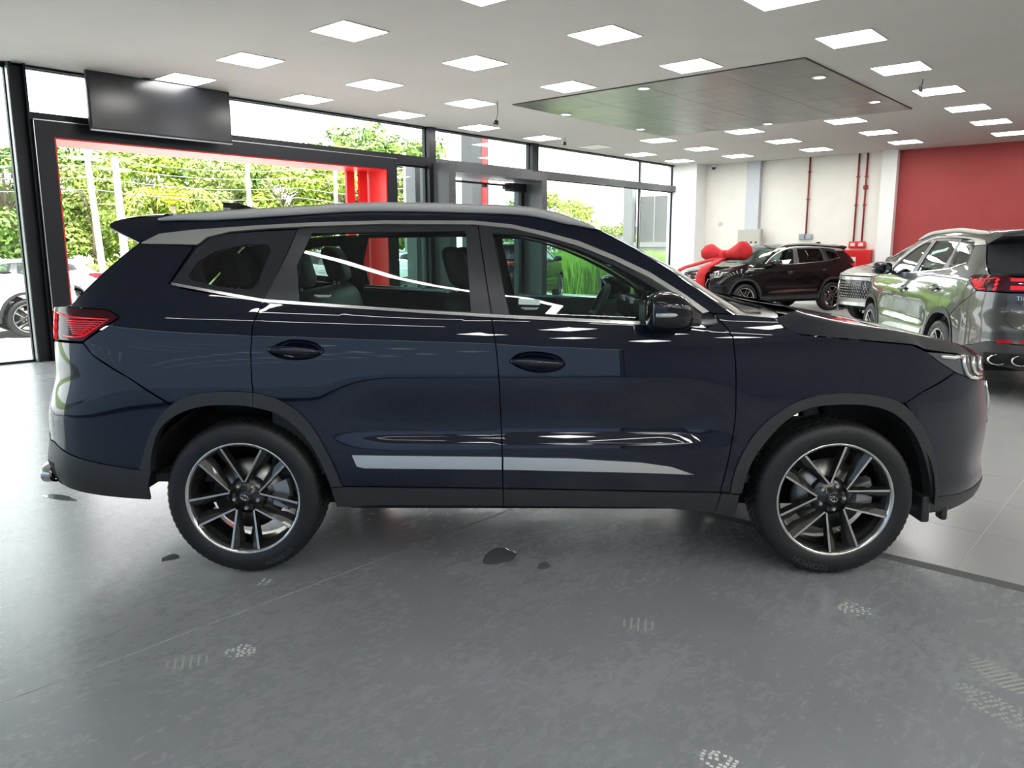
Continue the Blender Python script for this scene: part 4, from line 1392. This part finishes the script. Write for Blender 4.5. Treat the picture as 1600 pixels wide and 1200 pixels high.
white_car = other('white car parked outside beside the black steel post', (3.55, 16.2), -0.12, (0.80, 0.80, 0.78), 'white_paint', 0.95, 0.95, 0.93, metal=0.0, kind='parked_car')
sedan = other('low silver car parked outside beyond the red portal', (6.3, 22.0), 2.9, (0.33, 0.34, 0.34), 'silver_paint_outdoor', 0.95, 0.95, 0.76, metal=0.6, kind='parked_car')
pale_car = other('pale low car parked outside, behind the navy SUV rear windows', (14.2, 18.2), -0.6, (0.7, 0.72, 0.72), 'pale_paint', 0.95, 0.95, 0.86, metal=0.0, kind='parked_car')
pale2 = other('pale low car parked further along the apron by the entrance', (19.6, 20.5), -0.55, (0.74, 0.76, 0.76), 'pearl_paint', 0.95, 0.95, 0.86, metal=0.0, kind='parked_car')
dark_out = other('dark grey SUV parked outside behind the entrance door', (17.6, 15.0), 0.42, (0.035, 0.037, 0.04), 'slate_paint', metal=0.5)

# ------------------------------------------------------------------ red velvet bow on the black car
M_velvet = noisy('red_velvet', (0.40, 0.003, 0.008), (0.50, 0.006, 0.012), 12, (0.75, 0.85))
bow = empty('gift_bow', black_suv.location.copy(), 2.66)
def roll(p0, p1, r0, r1, name):
    p0, p1 = Vector(p0), Vector(p1)
    d = (p1 - p0)
    s = d.cross(Vector((0, 0, 1))).normalized()
    u = s.cross(d).normalized()
    rows = []
    for i in range(15):
        t = i / 14
        r = r0 + (r1 - r0) * min(1, t * 1.4)
        e = 1 if t < .85 else math.sqrt(max(0, 1 - ((t - .85) / .15) ** 2)) * .55 + .45
        rows.append([p0 + d * t + (s * math.cos(a) * r * .9 + u * math.sin(a) * r) * e * (1 + .07 * math.sin(3 * a + 5 * t) + .04 * math.sin(7 * a)) for a in [2 * PI * k / 20 for k in range(20)]])
    MB().loft(rows, True, caps=True).build(name, M_velvet, bow)
BX, BZ = 1.22, 1.18
roll((BX, 0, BZ + .12), (BX - .10, .72, BZ + .26), .09, .21, 'loop')
roll((BX, 0, BZ + .12), (BX + .05, -.72, BZ + .20), .09, .20, 'loop')
MB().rbox((BX - .10, -.11, BZ + .0), (BX + .13, .11, BZ + .25), .08, 4).build('knot', M_velvet, bow)
def ribbon(line, w):
    rows = []
    for i, p in enumerate(line):
        a, b = Vector(line[max(i - 1, 0)]), Vector(line[min(i + 1, len(line) - 1)])
        d = (b - a).normalized()
        s = d.cross(Vector((0.3, 0, 1))).normalized() * w / 2
        n = s.cross(d).normalized() * .012
        p = Vector(p)
        rows.append([p - s - n, p + s - n, p + s * .5 + n * 2.2, p - s * .5 + n * 2.2])
    MB().loft(rows, True, caps=True).build('ribbon_tail', M_velvet, bow)
ribbon([(BX + .05, .02, BZ + .06), (BX + .25, .10, BZ + .02), (1.75, .26, 1.115), (2.0, .36, 1.05), (2.13, .42, .98), (2.20, .44, .85), (2.215, .45, .55), (2.215, .45, .40)], .3)
ribbon([(BX + .05, -.02, BZ + .06), (BX + .3, -.16, BZ + .02), (1.75, -.36, 1.11), (2.0, -.48, 1.03), (2.11, -.55, .96), (2.15, -.57, .8), (2.15, -.57, .55)], .3)
tag(bow, 'big red velvet gift bow with two tails draped over black SUV bonnet', 'gift bow')

# ------------------------------------------------------------------ outside ground
M_apron = noisy('pale_concrete', (0.50, 0.50, 0.48), (0.58, 0.58, 0.55), 1.5, (0.8, 0.8))
M_road = noisy('asphalt', (0.16, 0.16, 0.16), (0.2, 0.2, 0.2), 6, (0.85, 0.85))
M_grassg = noisy('lawn_ground', (0.10, 0.20, 0.02), (0.22, 0.34, 0.04), 3, (0.9, 0.9))
struct(MB().box((-40, FY + 0.2, -0.3), (75, 27.0, -0.03)).box((-40, -30, -0.3), (X0 - 0.2, FY + 0.2, -0.03)).build('ground', M_apron), 'pale concrete forecourt')
struct(MB().box((-60, 27.0, -0.3), (110, 33.0, -0.05)).build('road', M_road), 'asphalt road')
struct(MB().box((-80, 33.0, -0.3), (140, 120, -0.02)).build('verge', M_grassg), 'grass verge beyond the road')

rnd = random.Random(7)
def leaf_mat(name, c1, c2):
    m = noisy(name, c1, c2, 1.3, (0.5, 0.6))
    b = m.node_tree.nodes['Principled BSDF']
    b.inputs['Subsurface Weight'].default_value = 0.0
    return m
M_leafA = leaf_mat('leaf_yellow_green', (0.20, 0.31, 0.03), (0.44, 0.52, 0.08))
M_leafB = leaf_mat('leaf_mid_green', (0.10, 0.20, 0.03), (0.28, 0.40, 0.08))
M_leafC = leaf_mat('leaf_olive', (0.15, 0.22, 0.04), (0.33, 0.40, 0.09))
M_bark = noisy('bark', (0.16, 0.12, 0.08), (0.26, 0.21, 0.15), 8, (0.9, 0.9))

def leaf_blob(mb, c, r, n, size):
    for _ in range(n):
        d = Vector((rnd.gauss(0, 1), rnd.gauss(0, 1), rnd.gauss(0, 1)))
        d.normalize()
        rad = r * rnd.random() ** 0.4
        p = Vector(c) + Vector((d.x * rad, d.y * rad, d.z * rad * .8))
        nrm = (d * .8 + Vector((rnd.uniform(-.6, .6), rnd.uniform(-.6, .6), rnd.uniform(0, 1)))).normalized()
        a = nrm.orthogonal().normalized()
        a = (a * math.cos(k := rnd.uniform(0, 2 * PI)) + nrm.cross(a) * math.sin(k))
        b = nrm.cross(a)
        s = size * rnd.uniform(.6, 1.3)
        mb.add([p - a * s, p + b * s * .45, p + a * s, p - b * s * .45], [(0, 1, 2, 3)])
def tree_proto(kind, h, w, mleaf, nb, nl, size):
    root = empty('tree')
    tr = MB()
    tr.tube([(0, 0, -.1), (.05, 0, h * .2), (-.04, .05, h * .45), (0, 0, h * .8)], [h * .022, h * .018, h * .013, h * .004], 8)
    fo = MB()
    for i in range(nb):
        a = 2 * PI * i / nb + rnd.uniform(-.4, .4)
        zz = h * rnd.uniform(.22, .92)
        rr = w * math.sqrt(max(.08, 1 - ((zz / h - .55) / .5) ** 2)) * rnd.uniform(.45, 1.0)
        c = (rr * math.cos(a), rr * math.sin(a), zz)
        tr.tube([(0, 0, zz * .6), (c[0] * .5, c[1] * .5, zz * .82), c], [h * .008, h * .005, h * .002], 5)
        leaf_blob(fo, c, w * rnd.uniform(.34, .5), nl, size)
    tr.build('trunk', M_bark, root)
    fo.build('foliage', mleaf, root)
    return root
protos = [tree_proto(0, 7.5, 2.5, M_leafA, 22, 330, .17), tree_proto(1, 8.5, 2.7, M_leafB, 24, 330, .18), tree_proto(2, 6.6, 2.2, M_leafC, 20, 330, .15)]
KIND = ['round yellow-green broadleaf tree', 'tall mid-green broadleaf tree', 'shorter olive-green broadleaf tree']
used = [False] * 3
def plant(kind, x, y, s, label, group):
    if used[kind]:
        o = copy_tree(protos[kind])
    else:
        o = protos[kind]
        used[kind] = True
    o.location = (x, y, -.03)
    o.rotation_euler = (0, 0, rnd.uniform(0, 6.28))
    k = s * rnd.uniform(.92, 1.1)
    o.scale = (k * rnd.uniform(.95, 1.2), k * rnd.uniform(.95, 1.2), k)
    tag(o, label, 'tree', group)
x = -12.0
i = 0
while x < 40:
    kd = (0, 1, 2, 0, 2, 1, 0)[i % 7]
    plant(kd, x, rnd.uniform(39, 44), .62 + .0135 * max(x, 0), KIND[kd] + ' in the front of the tree line beyond road', 'front trees beyond the road, ' + KIND[kd].split()[0])
    x += rnd.uniform(2.6, 3.4)
    i += 1
x = -10.0
while x < 43:
    kd = rnd.choice((0, 1, 1, 2))
    plant(kd, x, rnd.uniform(47, 52), .70 + .0135 * max(x, 0), KIND[kd] + ' behind the front trees of the tree line', 'rear trees beyond the road, ' + KIND[kd].split()[0])
    x += rnd.uniform(3.2, 4.2)
    i += 1
# low hedge under the trees
hd = MB()
for k in range(150):
    leaf_blob(hd, (1 + k * .46, 38.0 + rnd.uniform(-.6, .6), .55), .75, 46, .16)
tag(hd.build('hedge', M_leafA), 'low bright green hedge along the verge below the trees', 'hedge', kind='stuff')
# palm
palm = empty('palm', (17.2, 35.4, 0))
MB().tube([(0, 0, -.1), (.1, 0, 1.6), (.05, 0, 3.4)], [.16, .13, .11], 10).build('trunk', M_bark, palm)
M_palm = noisy('palm_frond', (0.30, 0.36, 0.03), (0.55, 0.42, 0.04), 1.0, (0.5, 0.5))
for k in range(11):
    a = 2 * PI * k / 11
    L = 2.3
    fr = MB()
    pts = [Vector((math.cos(a) * L * t, math.sin(a) * L * t, 3.4 + 1.1 * math.sin(t * 2.4) - 1.0 * t * t)) for t in [q / 12 for q in range(13)]]
    fr.tube(pts, .02, 4)
    side = Vector((-math.sin(a), math.cos(a), 0))
    for q in range(1, 13):
        for sg in (-1, 1):
            p = pts[q]
            e = p + side * sg * .5 * math.sin(PI * min(1, q / 12 + .08)) + (pts[q] - pts[q - 1]) * 1.2 - Vector((0, 0, .22))
            fr.add([p, p + (pts[q] - pts[q - 1]) * .5, e], [(0, 1, 2)])
    fr.build('frond', M_palm, palm)
tag(palm, 'yellowish feather palm in front of the tree line', 'palm')
# concrete poles and wires along the road
M_conc = noisy('concrete_pole', (0.45, 0.44, 0.42), (0.55, 0.54, 0.52), 4, (0.85, 0.85))
def pole(x, y, h, r, lean, label):
    y = 32.9
    e = empty('utility_pole', (x, y, -.03))
    MB().tube([(0, 0, 0), (lean * .5, 0, h * .5), (lean, 0, h)], [r, r * .85, r * .7], 10).build('shaft', M_conc, e)
    MB().box((lean - .6, -.05, h - .5), (lean + .6, .05, h - .4)).build('cross_arm', M_conc, e)
    tag(e, label, 'utility pole')
pole(13.0, 34.6, 5.4, .14, -.25, 'leaning slim concrete utility pole next to a thicker pole')
pole(13.9, 34.4, 5.1, .17, -.1, 'thick concrete utility pole next to a leaning slim one')
pole(19.6, 34.6, 6.2, .13, 0, 'concrete utility pole to the right of the feather palm')
pole(24.4, 34.6, 6.4, .12, 0, 'concrete utility pole halfway along the tree line')
pole(29.0, 34.6, 6.6, .12, 0, 'concrete utility pole in front of dense trees near the red leaf doors')
for n, z in enumerate((3.55, 4.0, 4.45, 4.8)):
    pts = [(-6 + 75 * t, 32.7, z + .012 * (75 * t) - .25 * abs(math.sin(t * 8 * PI))) for t in [q / 80 for q in range(81)]]
    o = MB().tube(pts, .018, 4).build('power_line', mat('cable_grey', (0.25, 0.25, 0.25), 0.6))
    tag(o, 'overhead power line strung along the road, ' + ('lowest', 'second lowest', 'second highest', 'highest')[n] + ' of four', 'power line', 'power lines along the road')
# sign column outside the entrance
col = empty('sign_column', (15.71, 14.99, -.03))
MB().box((-.32, -.2, 0), (.32, .2, 6.0)).build('body', mat('column_grey', (0.05, 0.053, 0.056), 0.5), col)
MB().box((.05, -.215, 0), (.23, -.201, 6.0)).build('red_stripe', M_red, col)
tag(col, 'tall grey column with a red stripe outside the entrance', 'column')
lc = empty('pale_column', (10.9, 12.6, -.03))
MB().box((.35, -.15, 0), (.75, .15, 3.3)).build('shaft', mat('pale_column_grey', (0.11, 0.115, 0.12), 0.5), lc)
tag(lc, 'pale grey column between the red portal and the entrance', 'column')
# neighbouring grey building with a poster
nb = empty('neighbour_building', (24.2, 13.0, -.03))
M_ngrey = noisy('grey_panel', (0.12, 0.12, 0.125), (0.15, 0.15, 0.155), 2, (0.7, 0.7))
MB().box((0, 0, 0), (8.0, 2.3, 1.55)).build('lower_wall', M_ngrey, nb)
MB().box((-.03, -.03, 1.55), (8.0, 2.33, 1.72)).build('sill_band', mat('band_grey', (0.22, 0.22, 0.22), 0.6), nb)
MB().box((.05, 0.05, 1.72), (8.0, 2.2, 3.3)).build('upper_wall', noisy('dark_grey_panel', (0.08, 0.08, 0.08), (0.10, 0.10, 0.098), 1.5, (0.7, 0.7)), nb)
MB().box((-.1, 2.34, 0), (.2, 2.7, 3.75)).build('corner_post', mat('post_grey', (0.16, 0.165, 0.17), 0.5), nb)
MB().box((-.02, .25, .35), (-.001, .95, 1.45)).build('poster', noisy('poster_print', (0.3, 0.3, 0.3), (0.08, 0.08, 0.085), 3, (0.6, 0.6), detail=1), nb)
for y in (.75, 1.5):
    MB().box((.035, y, 1.72), (.049, y + .03, 3.3)).build('joint', mat('joint_light', (0.25, 0.25, 0.25), 0.6), nb)
tag(nb, 'grey neighbouring building with a poster beyond the right glazing', 'building')
fb = empty('distant_shed', (46, 30, -.03))
MB().box((0, 0, 0), (12, 5, 2.6)).build('wall', mat('shed_wall', (0.3, 0.33, 0.36), 0.7), fb)
MB().box((-.3, -.3, 2.6), (12.3, 5.3, 3.0)).build('roof', mat('shed_roof', (0.10, 0.11, 0.13), 0.6), fb)
tag(fb, 'low dark roofed shed far beyond the glazing', 'shed')
# a few trees to the right of the forecourt
for n, (tx, ty, s, kd) in enumerate(((36, 27.5, .62, 0), (41, 27.2, .45, 2), (33, 30, .55, 1))):
    plant(kd, tx, ty, s, KIND[kd] + ' standing alone by the shed', 'trees near the shed')
# tall grass outside the right glazing
gm = MB()
for k in range(5200):
    x, y = rnd.uniform(21.2, 23.4), rnd.uniform(12.4, 18.5)
    h = rnd.uniform(.8, 1.5)
    a = rnd.uniform(0, 6.28)
    lx, ly = rnd.uniform(-.3, .3), rnd.uniform(-.3, .3)
    w = .022
    gm.add([(x - w * math.cos(a), y - w * math.sin(a), -.03), (x + w * math.cos(a), y + w * math.sin(a), -.03), (x + lx * .4 + w * .7 * math.cos(a), y + ly * .4 + w * .7 * math.sin(a), h * .6), (x + lx, y + ly, h)], [(0, 1, 2), (0, 2, 3)])
tag(gm.build('tall_grass', noisy('tall_grass_green', (0.14, 0.34, 0.03), (0.36, 0.55, 0.07), .8, (0.6, 0.6))), 'tall bright green grass outside the right glazing', 'grass', kind='stuff')
# ------------------------------------------------------------------ marks on the floor
M_dust = mat('chalky_dust', (0.8, 0.79, 0.74), 0.8)
M_faint = mat('faint_dust', (0.44, 0.45, 0.41), 0.7)
def print_mark(x, y, ang, label, m, L=.14, W=.085, rows=6, bars=True, seed=1):
    r = random.Random(seed)
    mb = MB()
    for i in range(rows):
        v = -L / 2 + L * (i + .5) / rows
        half = W / 2 * math.sqrt(max(.15, 1 - (2 * v / L) ** 2))
        if bars:
            mb.add([(-half, v - .007, 0.0004), (half, v - .004, 0.0004), (half, v + .004, 0.0004), (-half, v + .002, 0.0004)], [(0, 1, 2, 3)])
        else:
            u = -half
            while u < half:
                w = r.uniform(.008, .02)
                if r.random() < .75:
                    s = r.uniform(-.004, .004)
                    mb.add([(u, v - .007 + s, 0.0004), (u + w * .8, v - .005 + s, 0.0004), (u + w * .7, v + .006 + s, 0.0004), (u + w * .1, v + .004 + s, 0.0004)], [(0, 1, 2, 3)])
                u += w
    o = mb.build('shoe_print', m, None, (x, y, 0.0), ang)
    tag(o, label, 'shoe print')
print_mark(3.22, .92, 0.3, 'bright white speckled shoe print in front of the front wheel', M_dust, .13, .12, 6, False, 3)
print_mark(2.52, 1.53, 0.5, 'pale greenish striped oval shoe print near the floor centre', M_faint, .14, .11, 5, True)
print_mark(1.37, 2.54, 0.9, 'pale striped shoe print beside the floor joint, below the rear wheel', M_dust, .12, .09, 6, False, 5)
print_mark(1.76, 3.02, 0.5, 'tiny white row of dots beside the rear tyre', M_dust, .05, .08, 2, False, 8)
print_mark(1.95, .90, 0.2, 'white dotted shoe print out in the empty foreground', M_dust, .11, .08, 6, False, 11)
print_mark(3.02, .36, -0.6, 'large grey tread-striped shoe print on the dark floor near the tiles', M_faint, .26, .12, 12, True)
print_mark(2.80, .36, -0.6, 'large pale speckled shoe print beside a tread-striped one', M_faint, .26, .11, 12, False, 13)
print_mark(1.20, 2.62, 1.0, 'faint grey striped shoe print beside the floor joint', M_faint, .16, .10, 6, True)
M_water = mat('water_film', (0.13, 0.14, 0.145), 0.06, spec=0.4)
def puddle(x, y, a, b, ang, label, seed):
    r = random.Random(seed)
    ph = [r.uniform(0, 6.28) for _ in range(4)]
    rim, top = [], []
    for k in range(40):
        t = 2 * PI * k / 40
        s = 1 + .10 * math.sin(2 * t + ph[0]) + .10 * math.sin(3 * t + ph[1]) + .06 * math.sin(5 * t + ph[2])
        rim.append((a * s * math.cos(t), b * s * math.sin(t), 0.0001))
        top.append((a * .94 * s * math.cos(t), b * .94 * s * math.sin(t), 0.0012))
    mb = MB().loft([rim, top], True)
    mb.add(top, [tuple(range(40))], 0, True)
    o = mb.build('puddle', M_water, None, (x, y, 0), ang)
    tag(o, label, 'puddle')
puddle(2.68, 2.42, .10, .085, 0.2, 'small dark oval puddle on floor below the rear door', 1)
puddle(2.73, 2.18, .045, .03, 0.2, 'tiny water splash beside the oval puddle', 2)
puddle(1.62, 5.05, .035, .16, 0.3, 'long thin water trickle behind the rear bumper', 4)
puddle(1.62, 3.62, .05, .035, 0.1, 'dark wet spot just behind the rear tyre', 6)
